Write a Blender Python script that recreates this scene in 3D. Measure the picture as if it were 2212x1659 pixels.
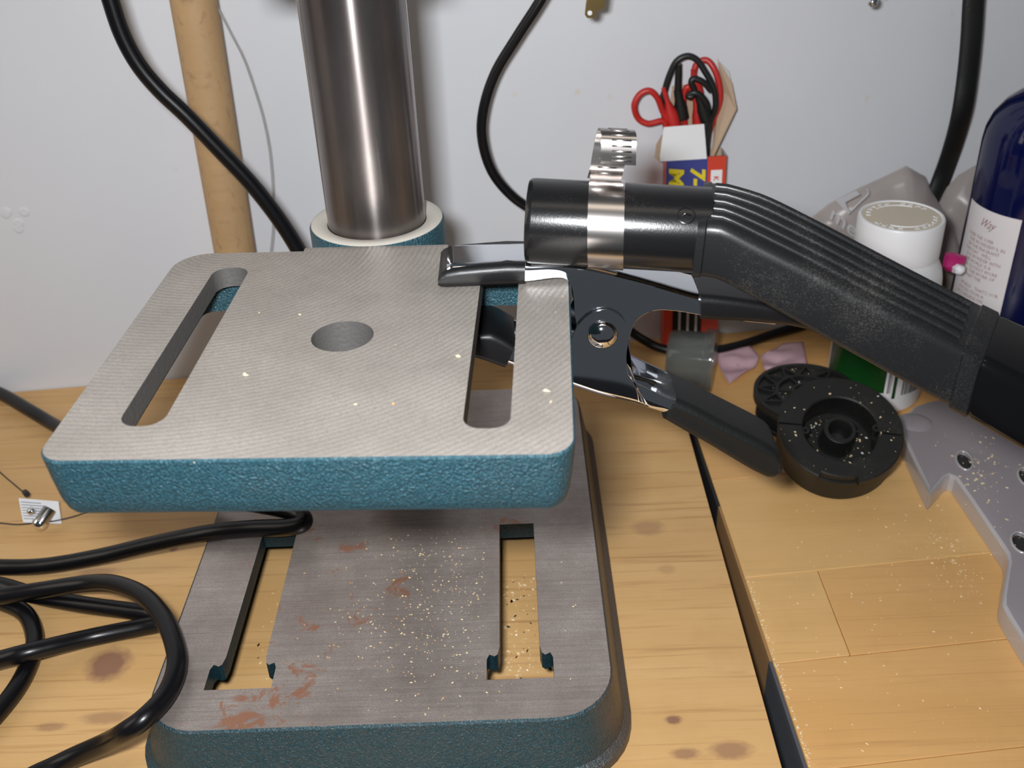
import bpy, bmesh, math, random
from mathutils import Vector, Matrix, noise
from mathutils.geometry import tessellate_polygon
random.seed(7)
for o in list(bpy.data.objects): bpy.data.objects.remove(o)
SC = bpy.context.scene; COL = SC.collection
S = 0.001                                   # everything below is laid out in millimetres
# ------------------------------------------------------------------ camera
IW, IH = 2212.0, 1659.0
F = 2236.15; CAM = Vector((64.036, -283.717, 367.824)); PITCH, YAW, ROLL = 0.555329, -0.011458, 0.045770
_f = Vector((math.sin(YAW)*math.cos(PITCH), math.cos(YAW)*math.cos(PITCH), -math.sin(PITCH)))
_r = Vector((math.cos(YAW), -math.sin(YAW), 0)); _d = _f.cross(_r)
RGT = math.cos(ROLL)*_r + math.sin(ROLL)*_d; DWN = -math.sin(ROLL)*_r + math.cos(ROLL)*_d; FWD = _f
cd = bpy.data.cameras.new('camera'); cam = bpy.data.objects.new('camera', cd); COL.objects.link(cam)
cd.sensor_width = 36; cd.lens = F*36/IW; cd.clip_start = 0.01; cd.clip_end = 50
m = Matrix((RGT, -DWN, -FWD)).transposed().to_4x4(); m.translation = CAM*S; cam.matrix_world = m
cd.dof.use_dof = True; cd.dof.focus_distance = 0.44; cd.dof.aperture_fstop = 15
SC.camera = cam
# ------------------------------------------------------------------ light
w = bpy.data.worlds.new('room_ambience'); SC.world = w; w.use_nodes = True
w.node_tree.nodes['Background'].inputs[0].default_value = (0.85, 0.92, 1.0, 1)
w.node_tree.nodes['Background'].inputs[1].default_value = 0.09
def area(name, loc, target, sx, sy, power, col):
    l = bpy.data.lights.new(name, 'AREA'); l.shape = 'RECTANGLE'; l.size = sx*S; l.size_y = sy*S; l.energy = power; l.color = col
    o = bpy.data.objects.new(name, l); COL.objects.link(o); o.location = Vector(loc)*S
    o.rotation_euler = (Vector(target)-Vector(loc)).to_track_quat('-Z', 'Y').to_euler(); return o
FLASH = CAM - 32*RGT - 24*DWN + 4*FWD
area('camera_flash', FLASH, FLASH + FWD*600, 36, 24, 4.3, (0.96, 0.98, 1.0))
area('shop_side_lamp', (-900, -120, 640), (0, 120, 40), 500, 700, 2.7, (1.0, 0.90, 0.79))
area('shop_ceiling_lamp', (100, -500, 1700), (60, 150, 50), 1100, 300, 2.2, (1, 0.88, 0.74))
SC.view_settings.view_transform = 'Standard'; SC.view_settings.look = 'None'
SC.view_settings.exposure = -0.43; SC.view_settings.gamma = 1; SC.view_settings.use_curve_mapping = False
# ------------------------------------------------------------------ from a sight line to a place
def sight(px, py): return (RGT*((px-IW/2)/F) + DWN*((py-IH/2)/F) + FWD).normalized()
def at_z(px, py, z=0.0):
    d = sight(px, py); return CAM + d*((z-CAM.z)/d.z)
def on_plane(px, py, n, c):
    d = sight(px, py); return CAM + d*((c-n.dot(CAM))/n.dot(d))
def at_y(px, py, y): return on_plane(px, py, Vector((0, 1, 0)), y)
WU = Vector((.99633, .0857, 0)); WN = Vector((-.0857, .99633, 0)); WC = 348.7
def at_wall(px, py, off=0.0): return on_plane(px, py, WN, WC-off)
# ------------------------------------------------------------------ materials
MATS = {}
class NT:
    def __init__(s, name):
        s.m = bpy.data.materials.new(name); s.m.use_nodes = True; s.t = s.m.node_tree; s.b = s.t.nodes['Principled BSDF']; MATS[name] = s.m
    def n(s, typ, **kw):
        x = s.t.nodes.new(typ)
        for k, v in kw.items():
            if k in x.inputs.keys() if isinstance(k, str) else False: x.inputs[k].default_value = v
            else: setattr(x, k, v)
        return x
    def l(s, a, b): s.t.links.new(a, b)
    def coord(s, scale=(1, 1, 1), loc=(0, 0, 0), rot=(0, 0, 0), kind='Object'):
        c = s.n('ShaderNodeTexCoord'); mp = s.n('ShaderNodeMapping'); s.l(c.outputs[kind], mp.inputs[0])
        mp.inputs['Scale'].default_value = scale; mp.inputs['Location'].default_value = loc; mp.inputs['Rotation'].default_value = rot
        return mp.outputs[0]
    def noise(s, vec, scale, detail=3, rough=.5, dist=0):
        x = s.n('ShaderNodeTexNoise'); s.l(vec, x.inputs['Vector']); x.inputs['Scale'].default_value = scale
        x.inputs['Detail'].default_value = detail; x.inputs['Roughness'].default_value = rough; x.inputs['Distortion'].default_value = dist
        return x.outputs['Fac']
    def ramp(s, fac, stops):
        x = s.n('ShaderNodeValToRGB'); s.l(fac, x.inputs[0]); e = x.color_ramp.elements
        while len(e) < len(stops): e.new(.5)
        for i, (p, c) in enumerate(stops):
            e[i].position = p; e[i].color = c if len(c) == 4 else (*c, 1)
        return x.outputs[0]
    def mix(s, fac, a, b, mode='MIX'):
        x = s.n('ShaderNodeMix', data_type='RGBA', blend_type=mode)
        for sock, v in ((x.inputs['Factor'], fac), (x.inputs['A'], a), (x.inputs['B'], b)):
            pass
        ins = [i for i in x.inputs if i.type == 'RGBA']; fi = x.inputs[0]
        for sock, v in ((fi, fac), (ins[0], a), (ins[1], b)):
            if hasattr(v, 'is_linked') or hasattr(v, 'links'): s.l(v, sock)
            else: sock.default_value = v if not isinstance(v, tuple) or len(v) == 4 else (*v, 1)
        return [o for o in x.outputs if o.type == 'RGBA'][0]
    def bump(s, h, strength, dist=.0005):
        x = s.n('ShaderNodeBump'); x.inputs['Strength'].default_value = strength; x.inputs['Distance'].default_value = dist
        s.l(h, x.inputs['Height']); s.l(x.outputs[0], s.b.inputs['Normal'])
    def set(s, **kw):
        for k, v in kw.items():
            sock = s.b.inputs[k.replace('_', ' ')]
            if hasattr(v, 'links'): s.l(v, sock)
            else: sock.default_value = v if not isinstance(v, tuple) or len(v) == 4 else (*v, 1)
        return s.m
def plain(name, col, rough=.5, metal=0.0, bump=0, bscale=900, **kw):
    t = NT(name); t.set(Base_Color=col, Roughness=rough, Metallic=metal, **kw)
    if bump: t.bump(t.noise(t.coord(), bscale, 3), bump)
    return t.m
G3 = lambda v: (v, v, v)
def wood(name, light, mid, dark, seed, knots, knotcol, bump=.15, rough=.5, stk=.75, fine_y=75):
    t = NT(name); v = t.coord((2.2, 42, 20), (seed, seed*.7, 0))
    fine = t.noise(v, 14, 6, .65, .6); broad = t.noise(t.coord((1.3, 9, 5), (seed*2, 3, 0)), 3.2, 3, .5, 1.2)
    c = t.mix(fine, t.ramp(broad, [(.3, mid), (.62, light)]), mid)
    streak = t.ramp(t.noise(t.coord((2.2, fine_y, 30), (seed+9, 0, 0)), 5, 3, .6, .4), [(.56, G3(0)), (.74, G3(stk))])
    c = t.mix(streak, c, dark)
    dirt = t.ramp(t.noise(t.coord((1, 1, 1), (seed, 5, 0)), 22, 5, .65), [(.52, G3(0)), (.8, G3(.30))])
    c = t.mix(dirt, c, tuple(x*.72 for x in mid))
    for (kx, ky, sx, sy, ks) in knots:
        g = t.coord((1/sx, 1/sy, 0), (-kx/sx, -ky/sy, 0)); ln = t.n('ShaderNodeVectorMath', operation='LENGTH')
        wob = t.n('ShaderNodeVectorMath', operation='ADD'); nz = t.n('ShaderNodeTexNoise'); nz.inputs['Scale'].default_value = 2.2; t.l(g, nz.inputs['Vector'])
        sc = t.n('ShaderNodeVectorMath', operation='SCALE'); sc.inputs[3].default_value = .55; t.l(nz.outputs['Color'], sc.inputs[0])
        t.l(g, wob.inputs[0]); t.l(sc.outputs[0], wob.inputs[1]); sub = t.n('ShaderNodeVectorMath', operation='SUBTRACT'); sub.inputs[1].default_value = (.27, .27, .27)
        t.l(wob.outputs[0], sub.inputs[0]); flat = t.n('ShaderNodeVectorMath', operation='MULTIPLY'); flat.inputs[1].default_value = (1, 1, 0); t.l(sub.outputs[0], flat.inputs[0]); t.l(flat.outputs[0], ln.inputs[0])
        k = t.ramp(ln.outputs['Value'], [(.5, G3(ks)), (1.0, G3(0))])
        c = t.mix(k, c, knotcol)
    t.set(Base_Color=c, Roughness=rough); t.bump(fine, bump, .0004); return t.m
wood('pine', (.71, .45, .20), (.585, .345, .135), (.40, .20, .075), 1.0, [], (.2, .08, .04))
PINE = 'pine'
wood('pine_knotty', (.70, .45, .205), (.585, .345, .135), (.40, .20, .075), 4.0,
     [(.0609, .0692, .0125, .0125, .85), (.0334, .1358, .014, .004, .45), (.07, .1524, .003, .003, .8), (.0464, .0328, .009, .003, .5), (.0702, .0369, .014, .0045, .45), (.3247, .0241, .0045, .003, .85), (.3468, .0071, .011, .0058, .6), (.327, .0061, .0075, .0035, .6), (.3297, .1546, .011, .008, .4), (.3351, .1208, .006, .004, .25)], (.215, .10, .07))
wood('beech', (.69, .40, .155), (.60, .33, .115), (.40, .19, .07), 2.5, [], (.2, .08, .04), rough=.42, stk=.4, fine_y=120)
wood('beech_pale', (.72, .45, .185), (.65, .385, .145), (.46, .24, .09), 7.5, [], (.2, .08, .04), rough=.42, stk=.4, fine_y=120)
wood('dowel_wood', (.50, .325, .165), (.42, .265, .13), (.31, .18, .085), 3.0, [], (.2, .08, .04), rough=.6)
plain('board_edge', (.30, .17, .065), .75, bump=.4, bscale=500)
def wallmat():
    t = NT('wall_paint'); v = t.coord()
    c = t.mix(t.noise(v, 7, 4, .6), (.69, .70, .735), (.62, .63, .665))
    sp = t.ramp(t.noise(v, 55, 2, .5), [(.74, G3(0)), (.80, G3(.5))]); c = t.mix(sp, c, (.62, .52, .36))
    t.set(Base_Color=c, Roughness=.62); t.bump(t.noise(v, 260, 3, .5), .06, .0006); return t.m
wallmat()
def milled(name, light, dark, rust, ruststr, ring, rough, metal):
    t = NT(name); v = t.coord()
    n1 = t.noise(v, 38, 5, .65); n2 = t.noise(v, 1500, 2, .6)
    c = t.mix(t.ramp(n1, [(.3, G3(0)), (.72, G3(1))]), light, dark)
    c = t.mix(t.ramp(n2, [(.42, G3(.0)), (.72, G3(.5))]), c, tuple(x*.62 for x in dark))
    if ring:
        wv = t.n('ShaderNodeTexWave', wave_type='RINGS', rings_direction='Z', wave_profile='SIN'); t.l(t.coord((1, 1, 1), ring), wv.inputs['Vector'])
        wv.inputs['Scale'].default_value = 135; wv.inputs['Distortion'].default_value = 2.2; wv.inputs['Detail'].default_value = 3; wv.inputs['Detail Scale'].default_value = 5
        h = wv.outputs['Fac']; c = t.mix(t.ramp(h, [(0, G3(.34)), (.55, G3(0))]), c, tuple(x*.66 for x in dark))
    else:
        h = t.noise(t.coord((18, 900, 1), rot=(0, 0, .06)), 1, 4, .7); c = t.mix(t.ramp(h, [(.35, G3(.4)), (.6, G3(0))]), c, tuple(x*.6 for x in dark))
    if ruststr:
        r1 = t.noise(v, 85, 6, .75, .6); big = t.noise(t.coord((1, 1, 1), (.31, .2, 0)), 13, 2, .5)
        mm = t.n('ShaderNodeMath', operation='ADD'); t.l(r1, mm.inputs[0]); t.l(big, mm.inputs[1]); hf = t.n('ShaderNodeMath', operation='MULTIPLY'); t.l(mm.outputs[0], hf.inputs[0]); hf.inputs[1].default_value = .5
        c = t.mix(t.ramp(hf.outputs[0], [(ruststr, G3(0)), (ruststr+.035, G3(.8))]), c, rust)
    t.set(Base_Color=c, Roughness=rough, Metallic=metal); t.bump(h, .22, .0003); return t.m
milled('milled_iron', (.47, .425, .385), (.36, .325, .292), (.38, .20, .10), .0, (.0603, -.006, 0), .44, .35)
milled('rusty_iron', (.47, .41, .375), (.30, .25, .225), (.36, .150, .075), .532, None, .34, .5)
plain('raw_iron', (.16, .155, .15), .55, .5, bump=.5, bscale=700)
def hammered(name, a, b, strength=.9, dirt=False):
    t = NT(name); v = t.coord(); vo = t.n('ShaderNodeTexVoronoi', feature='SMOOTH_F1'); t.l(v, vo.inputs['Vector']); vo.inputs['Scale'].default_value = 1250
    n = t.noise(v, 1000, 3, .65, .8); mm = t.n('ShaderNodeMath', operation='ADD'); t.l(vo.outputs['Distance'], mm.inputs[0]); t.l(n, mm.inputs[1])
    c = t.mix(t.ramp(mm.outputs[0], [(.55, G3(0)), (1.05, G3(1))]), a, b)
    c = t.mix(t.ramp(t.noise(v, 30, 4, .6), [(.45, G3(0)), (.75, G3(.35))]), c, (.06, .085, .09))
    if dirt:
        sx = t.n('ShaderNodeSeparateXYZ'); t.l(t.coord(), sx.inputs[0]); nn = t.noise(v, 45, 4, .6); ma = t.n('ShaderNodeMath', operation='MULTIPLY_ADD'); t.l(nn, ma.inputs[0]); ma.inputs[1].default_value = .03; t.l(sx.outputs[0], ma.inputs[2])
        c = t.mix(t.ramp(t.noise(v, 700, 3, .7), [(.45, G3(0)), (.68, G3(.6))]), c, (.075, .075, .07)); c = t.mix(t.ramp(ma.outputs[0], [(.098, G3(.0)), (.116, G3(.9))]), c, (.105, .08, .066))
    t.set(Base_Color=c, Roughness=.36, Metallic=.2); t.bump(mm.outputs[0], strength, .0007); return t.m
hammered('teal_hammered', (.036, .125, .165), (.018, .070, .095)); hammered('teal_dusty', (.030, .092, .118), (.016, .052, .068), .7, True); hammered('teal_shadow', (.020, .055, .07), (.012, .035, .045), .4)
plain('collar_face', (.60, .565, .50), .6, bump=.2)
def steelcol():
    t = NT('column_steel'); v = t.coord(); n = t.noise(t.coord((1, 1, .35)), 34, 4, .6)
    c = t.mix(t.ramp(n, [(.3, G3(0)), (.7, G3(1))]), (.31, .285, .275), (.17, .145, .14))
    t.set(Base_Color=c, Metallic=.9, Roughness=t.ramp(n, [(.3, G3(.20)), (.8, G3(.30))]), Anisotropic=.9, Anisotropic_Rotation=.25); tg_ = t.n('ShaderNodeTangent', direction_type='RADIAL', axis='Z'); t.l(tg_.outputs[0], t.b.inputs['Tangent']); return t.m
steelcol()
plain('chrome', (.80, .82, .86), .07, 1.0); plain('brushed_stainless', (.60, .565, .545), .22, 1.0)
plain('brass', (.50, .36, .15), .3, 1.0); plain('steel_bolt', (.42, .42, .42), .22, 1.0)
plain('vinyl_black', (.006, .006, .007), .4, 0, .10, 700); plain('vinyl_matte', (.007, .0075, .0075), .5, 0, .3, 900)
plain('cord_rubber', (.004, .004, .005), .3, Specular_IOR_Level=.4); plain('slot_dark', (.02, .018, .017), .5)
def dusty(name, base, dust, rough, amount, bump=.1):
    t = NT(name); v = t.coord(); n = t.noise(v, 1500, 2, .7); big = t.noise(v, 28, 4, .6)
    mm = t.n('ShaderNodeMath', operation='MULTIPLY'); t.l(n, mm.inputs[0]); t.l(big, mm.inputs[1])
    f = t.ramp(mm.outputs[0], [(amount, G3(0)), (amount+.2, G3(.4))])
    t.set(Base_Color=t.mix(f, base, dust), Roughness=t.mix(f, G3(rough), G3(.7))); t.bump(n, bump, .0003); return t.m
dusty('nozzle_plastic', (.011, .0115, .0125), (.11, .10, .088), .34, .28); dusty('tube_plastic', (.008, .008, .0085), (.05, .045, .04), .22, .33)
dusty('spool_plastic', (.0075, .0075, .0072), (.11, .10, .08), .48, .29); plain('gloss_black', (.004, .004, .0045), .14)
plain('grey_paint', (.335, .30, .315), .42, .25, .10, 500); plain('grey_paint_lit_edge', (.52, .49, .49), .28, .4)  # second grey is the same paint lightened, light on folded edges painted in
plain('plate_blue_grey', (.085, .09, .105), .5, .2); plain('plate_black', (.012, .012, .012), .6, 0, .6, 900)
plain('card_white', (.80, .81, .82), .6); plain('card_brown', (.47, .34, .235), .8, 0, .2, 500); plain('card_grey', (.55, .53, .50), .8)
plain('print_blue', (.045, .06, .25), .35); plain('print_red', (.62, .06, .03), .35); plain('print_yellow', (.78, .62, .02), .4); plain('print_black', (.012, .011, .011), .4)
plain('lead_red', (.48, .022, .018), .42); plain('lead_black', (.009, .010, .010), .42)
plain('bottle_white', (.80, .80, .82), .4); plain('cap_dust', (.60, .53, .42), .75, 0, .3, 600)
plain('label_green', (.006, .05, .009), .25); plain('label_white', (.78, .74, .74), .5); plain('ink_brown', (.30, .15, .14), .6); plain('ink_grey', (.05, .05, .05), .6)
plain('tag_paper', (.72, .73, .76), .5); plain('tag_ink', (.25, .25, .27), .5); plain('magenta_foil', (.42, .02, .14), .3); plain('cotton_white', (.82, .83, .86), .7)
plain('blue_bottle', (.0015, .004, .045), .10, 0); plain('amber', (.28, .13, .02), .2)
plain('fishing_line', (.45, .45, .46), .25, .3); plain('wood_flake', (.72, .58, .36), .8); plain('wood_flake_orange', (.60, .36, .16), .8); plain('swarf', (.6, .6, .6), .2, 1)
def film(name, col, alpha, rough):
    t = NT(name); t.set(Base_Color=col, Roughness=rough, Alpha=alpha); t.b.inputs['Transmission Weight'].default_value = 0; return t.m
film('bag_film', (.46, .41, .39), .60, .3); film('pink_film', (.66, .44, .50), .72, .3); film('smoky_plastic', (.13, .14, .13), .55, .08); film('bag_print', (.66, .66, .69), .6, .5)
# ------------------------------------------------------------------ objects
def empty(name, loc, label, cat, group=None):
    o = bpy.data.objects.new(name, None); COL.objects.link(o); o.location = Vector(loc)*S; o.empty_display_size = .01
    o['label'] = label; o['category'] = cat
    if group: o['group'] = group
    return o
def base_of(o):
    p = Vector((0, 0, 0))
    while o is not None: p = p + o.location; o = o.parent
    return p
def make(name, vf, mats, parent=None, smooth=True, label=None, cat=None, group=None, kind=None, midx=None, fix=True, angle=38):
    vs, fs = vf[0], vf[1]
    if midx is None and len(vf) > 2: midx = vf[2]
    vs = [Vector(v)*S for v in vs]
    if parent is not None: org = base_of(parent); loc = Vector((0, 0, 0))
    else:
        lo = Vector((min(v.x for v in vs), min(v.y for v in vs), min(v.z for v in vs))); hi = Vector((max(v.x for v in vs), max(v.y for v in vs), 0))
        org = Vector(((lo.x+hi.x)/2, (lo.y+hi.y)/2, lo.z)); loc = org
    me = bpy.data.meshes.new(name); me.from_pydata([tuple(v-org) for v in vs], [], [tuple(f) for f in fs])
    for mm in (mats if isinstance(mats, (list, tuple)) else [mats]): me.materials.append(MATS[mm])
    if midx: me.polygons.foreach_set('material_index', midx)
    if fix:
        bm = bmesh.new(); bm.from_mesh(me); bmesh.ops.recalc_face_normals(bm, faces=bm.faces); bm.to_mesh(me); bm.free()
    if smooth:
        me.polygons.foreach_set('use_smooth', [True]*len(me.polygons)); me.set_sharp_from_angle(angle=math.radians(angle))
    o = bpy.data.objects.new(name, me); COL.objects.link(o); o.location = loc; o.parent = parent
    if label: o['label'] = label
    if cat: o['category'] = cat
    if group: o['group'] = group
    if kind: o['kind'] = kind
    return o
def join(*parts):
    V, Fs, M = [], [], []
    for p in parts:
        k = len(V); V += list(p[0]); Fs += [[i+k for i in f] for f in p[1]]; M += (p[2] if len(p) > 2 else [0]*len(p[1]))
    return V, Fs, M
def withmat(vf, i): return vf[0], vf[1], [i]*len(vf[1])
def box(c, s, R=None):
    c = Vector(c); vs = []
    for z in (-1, 1):
        for (x, y) in ((-1, -1), (1, -1), (1, 1), (-1, 1)):
            p = Vector((x*s[0]/2, y*s[1]/2, z*s[2]/2)); vs.append(c + (R @ p if R else p))
    return vs, [(0, 3, 2, 1), (4, 5, 6, 7), (0, 1, 5, 4), (1, 2, 6, 5), (2, 3, 7, 6), (3, 0, 4, 7)]
def bev(vf, r, seg=2):
    bm = bmesh.new(); vv = [bm.verts.new(v) for v in vf[0]]
    for f in vf[1]: bm.faces.new([vv[i] for i in f])
    bmesh.ops.bevel(bm, geom=list(bm.edges), offset=r, segments=seg, affect='EDGES', profile=.5)
    bm.verts.index_update(); out = ([v.co.copy() for v in bm.verts], [[v.index for v in f.verts] for f in bm.faces]); bm.free(); return out
def loft(rings, cap0=True, cap1=True, closed=True):
    n = len(rings[0]); vs = [Vector(p) for r in rings for p in r]; fs = []
    for i in range(len(rings)-1):
        for j in range(n if closed else n-1):
            a, b = i*n+j, i*n+(j+1) % n; fs.append((a, b, b+n, a+n))
    if closed and cap0: fs.append(tuple(range(n))[::-1])
    if closed and cap1: fs.append(tuple(range((len(rings)-1)*n, len(rings)*n)))
    return vs, fs
def frame_of(d):
    d = Vector(d).normalized(); a = Vector((0, 0, 1)) if abs(d.z) < .9 else Vector((1, 0, 0)); u = a.cross(d).normalized(); return u, d.cross(u), d
def lathe(prof, o, d, seg=40, a0=0, a1=2*math.pi):
    u, v, d = frame_of(d); o = Vector(o); full = abs(a1-a0-2*math.pi) < 1e-6; k = seg if full else seg+1
    rings = [[o + d*h + (u*math.cos(a0+(a1-a0)*j/seg) + v*math.sin(a0+(a1-a0)*j/seg))*r for j in range(k)] for (r, h) in prof]
    return loft(rings, True, True, full)
def smooth_path(pts, n=10):
    P = [Vector(p) for p in pts]; P = [P[0]*2-P[1]] + P + [P[-1]*2-P[-2]]; out = []
    for i in range(1, len(P)-2):
        a, b, c, d = P[i-1:i+3]
        for k in range(n):
            t = k/n; out.append(.5*((2*b) + (c-a)*t + (2*a-5*b+4*c-d)*t*t + (3*b-a-3*c+d)*t**3))
    return out + [P[-2]]
def tube(pts, r, seg=12, n=10, ry=None, up=None, raw=False):
    P = [Vector(p) for p in pts] if raw else smooth_path(pts, n); rings = []; u = None
    for i, p in enumerate(P):
        d = (P[min(i+1, len(P)-1)] - P[max(i-1, 0)]).normalized()
        if u is None: u, v, _ = frame_of(d)
        else: u = (u - d*u.dot(d)).normalized(); v = d.cross(u)
        if up is not None: v = (Vector(up) - d*Vector(up).dot(d)).normalized(); u = v.cross(d)
        ra = r[i*(len(r)-1)//max(1, len(P)-1)] if isinstance(r, list) else r
        rings.append([p + u*ra*math.cos(2*math.pi*j/seg) + v*(ry or ra)*math.sin(2*math.pi*j/seg) for j in range(seg)])
    return loft(rings)
def rrect(x0, x1, y0, y1, r, n=7):
    rr = r if isinstance(r, (list, tuple)) else [r]*4; out = []
    for (cx, cy, a, q) in ((x1-rr[0], y0+rr[0], -90, rr[0]), (x1-rr[1], y1-rr[1], 0, rr[1]), (x0+rr[2], y1-rr[2], 90, rr[2]), (x0+rr[3], y0+rr[3], 180, rr[3])):
        for k in range(n+1):
            t = math.radians(a+90*k/n); out.append((cx+q*math.cos(t), cy+q*math.sin(t)))
    return out
def shell(outer, holes, zt, plate, inner, levels_in, T, smat=(0, 1, 2)):
    """an inverted tray: top face with through holes, skirt, underside. outer: [(outline, z)], inner: outline; T maps x,y,z to the world"""
    V, Fs, M = [], [], []
    def ring(o, z):
        k = len(V); V.extend(T(x, y, z) for x, y in o); return list(range(k, k+len(o)))
    def wall(a, b, mi):
        n = len(a)
        for i in range(n): Fs.append((a[i], a[(i+1) % n], b[(i+1) % n], b[i])); M.append(mi)
    def cap(loops, mi):
        flat = [i for l in loops for i in l]
        for t in tessellate_polygon([[Vector((V_xy[i][0], V_xy[i][1], 0)) for i in l] for l in loops]): Fs.append(tuple(flat[j] for j in t)); M.append(mi)
    rs = []
    V_xy = {}
    def R(o, z):
        r = ring(o, z)
        for i, p in zip(r, o): V_xy[i] = p
        return r
    rs = [R(o, z) for o, z in outer]
    for a, b in zip(rs, rs[1:]): wall(a, b, smat[1])
    ht = [R(h, zt) for h in holes]; hb = [R(h, zt-plate) for h in holes]
    cap([rs[0]]+ht, smat[0])
    for a, b in zip(ht, hb): wall(a, b, smat[2])
    if inner:
        ib = R(inner, outer[-1][1]); it = R(inner, zt-plate); wall(rs[-1], ib, smat[1]); wall(ib, it, smat[1]); cap([it]+hb, smat[1])
    else: cap([rs[-1]]+hb, smat[1])
    return V, Fs, M
# ================================================================== the setting
wallpts = [WU*a + WN*WC for a in (-1500, 1700)]
make('wall_back', ([Vector((p.x, p.y, z)) for p in wallpts for z in (-700, 1400)] + [Vector((p.x, p.y, z))+WN*60 for p in wallpts for z in (-700, 1400)],
     [(0, 1, 3, 2), (4, 6, 7, 5), (0, 4, 5, 1), (2, 3, 7, 6), (1, 5, 7, 3), (0, 2, 6, 4)]), 'wall_paint', smooth=False, label='white painted workshop wall with small dents', kind='structure')
make('floor', box((100, -300, -710), (3400, 1400, 20)), 'plate_blue_grey', smooth=False, label='dark floor far below the gap in the bench', kind='structure')
def wall_y(x): return (WC - WN.x*x)/WN.y
# left bench top: two pine planks; right bench top: laminated beech strips
lb = empty('pine_bench_top', (-200, 0, -24), 'knotty pine bench top under the drill press and coiled cord', 'workbench')
def quad_slab(p, z0, z1):
    vs = [Vector((x, y, z)) for z in (z0, z1) for (x, y) in p]; return vs, [(3, 2, 1, 0), (4, 5, 6, 7), (0, 1, 5, 4), (1, 2, 6, 5), (2, 3, 7, 6), (3, 0, 4, 7)]
make('plank', bev(quad_slab([(-500, -45), (166, -45), (166, 304.9), (-500, 304.9)], -24, 0), .25, 1), ['pine_knotty'], lb, False)
make('plank', bev(quad_slab([(-500, 305.1), (166, 305.1), (166, wall_y(166)-1), (-500, wall_y(-500)-.5)], -24, 0), .25, 1), ['pine'], lb, False)
rb = empty('beech_bench_top', (400, 0, -24), 'laminated bench top beside the gap, under the black spools', 'workbench')
def gx(y): return 177.0 - (y+2)*5.0/191
def sy(x, y0): return y0 + (x-191)*.0897
cuts = [(-45, None), (-3.0, None), (55.8, None), (114.0, None), (196, None), (345, None)]
for i in range(5):
    y0, y1 = cuts[i][0]+.18, cuts[i+1][0]-.18; X1 = 800
    def strip(xa, xb, mt):
        ya = lambda x: (sy(x, y0) if i else y0); yb = lambda x: sy(x, y1)
        p = [(xa if xa is not None else gx(ya(170)), ya(xa or 172)), (xb, ya(xb)), (xb, yb(xb)), (xa if xa is not None else gx(yb(170)), yb(xa or 172))]
        make('plank', bev(quad_slab(p, -24, 0), .35, 1), mt, rb, False)
    if i == 2: strip(None, 211.9, 'beech_pale'); strip(212.2, X1, 'beech')
    else: strip(None, X1, 'beech_pale' if i in (3,) else 'beech')
yb0 = sy(300, 345)
make('plank', bev(quad_slab([(gx(345), sy(170, 345.3)), (800, sy(800, 345.3)), (800, wall_y(800)-1), (gx(345), wall_y(169)-1)], -24, 0), .35, 1), 'beech', rb, False)
def face_strip(y0, y1, th, z0, z1): return quad_slab([(gx(y0)-th, y0), (gx(y0)-.05, y0), (gx(y1)-.05, y1), (gx(y1)-th, y1)], z0, z1)
make('edge_board', face_strip(57, 172, 1.2, -75, -1.2), 'board_edge', rb, False); make('edge_plate', face_strip(-45, 57, 1.6, -95, -1.5), 'plate_blue_grey', rb, False, label='blue-grey metal edge plate')
make('edge_plate', face_strip(172, 345, 1.8, -75, -1.2), 'plate_black', rb, False, label='black edge plate')
# ================================================================== drill press
dp = empty('drill_press', (0, 120, 0), 'teal bench drill press with slotted square work table and steel column', 'drill press')
def off(o, d, c):   # outline moved outward
    n = len(o); out = []
    for i in range(n):
        a, b = Vector(o[i-1]), Vector(o[(i+1) % n]); t = (b-a).normalized(); out.append((o[i][0]+t.y*d, o[i][1]-t.x*d))
    return out
ZB, ZT = 32.14, 187.58
bo = rrect(-97.2, 97.2, 0, 252, [26, 20, 20, 22], 9)
def tslot(cx, sgn=1):
    p = [(-14.3, 21.6), (14.3, 21.6), (14.3, 33), (13.2, 35.8), (11, 34.6), (9.6, 35.8), (8.8, 40), (8.6, 123.2), (-8.6, 123.2), (-8.8, 40), (-9.6, 35.8), (-11, 34.6), (-13.2, 35.8), (-14.3, 33)]
    return [(cx+x, y) for x, y in p]
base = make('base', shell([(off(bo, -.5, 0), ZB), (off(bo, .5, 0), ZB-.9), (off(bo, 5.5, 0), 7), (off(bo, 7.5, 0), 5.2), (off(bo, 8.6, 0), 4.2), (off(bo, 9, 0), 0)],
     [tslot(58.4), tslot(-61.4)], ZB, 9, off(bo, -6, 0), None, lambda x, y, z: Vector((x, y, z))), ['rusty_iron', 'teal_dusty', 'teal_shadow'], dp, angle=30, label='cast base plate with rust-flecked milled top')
CX, CY = -.77, 169.3
make('column_flange', lathe([(22.9, ZB-.2), (26, ZB-.2), (26, ZB+10), (25, ZB+12), (22.9, ZB+12.5)], (CX, CY, 0), (0, 0, 1), 48), 'grey_paint', dp)
make('column', lathe([(.01, ZB), (22.8, ZB), (22.8, 700), (.01, 700)], (CX, CY, 0), (0, 0, 1), 96), 'column_steel', dp, label='polished steel column')
TY = -.04417; ct, st = math.cos(TY), math.sin(TY)
def TT(x, y, z): return Vector((-.17+ct*x-st*y, 44.2+st*x+ct*y, z))
to = rrect(-82.5, 82.5, -75, 75, [9, 9, 14, 9], 8)
def slot(cx, y0, y1, hw, r): return rrect(cx-hw, cx+hw, y0, y1, r, 6)
hole = [(11.3*math.cos(2*math.pi*k/40), 11.3*math.sin(2*math.pi*k/40)) for k in range(40)]
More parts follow.
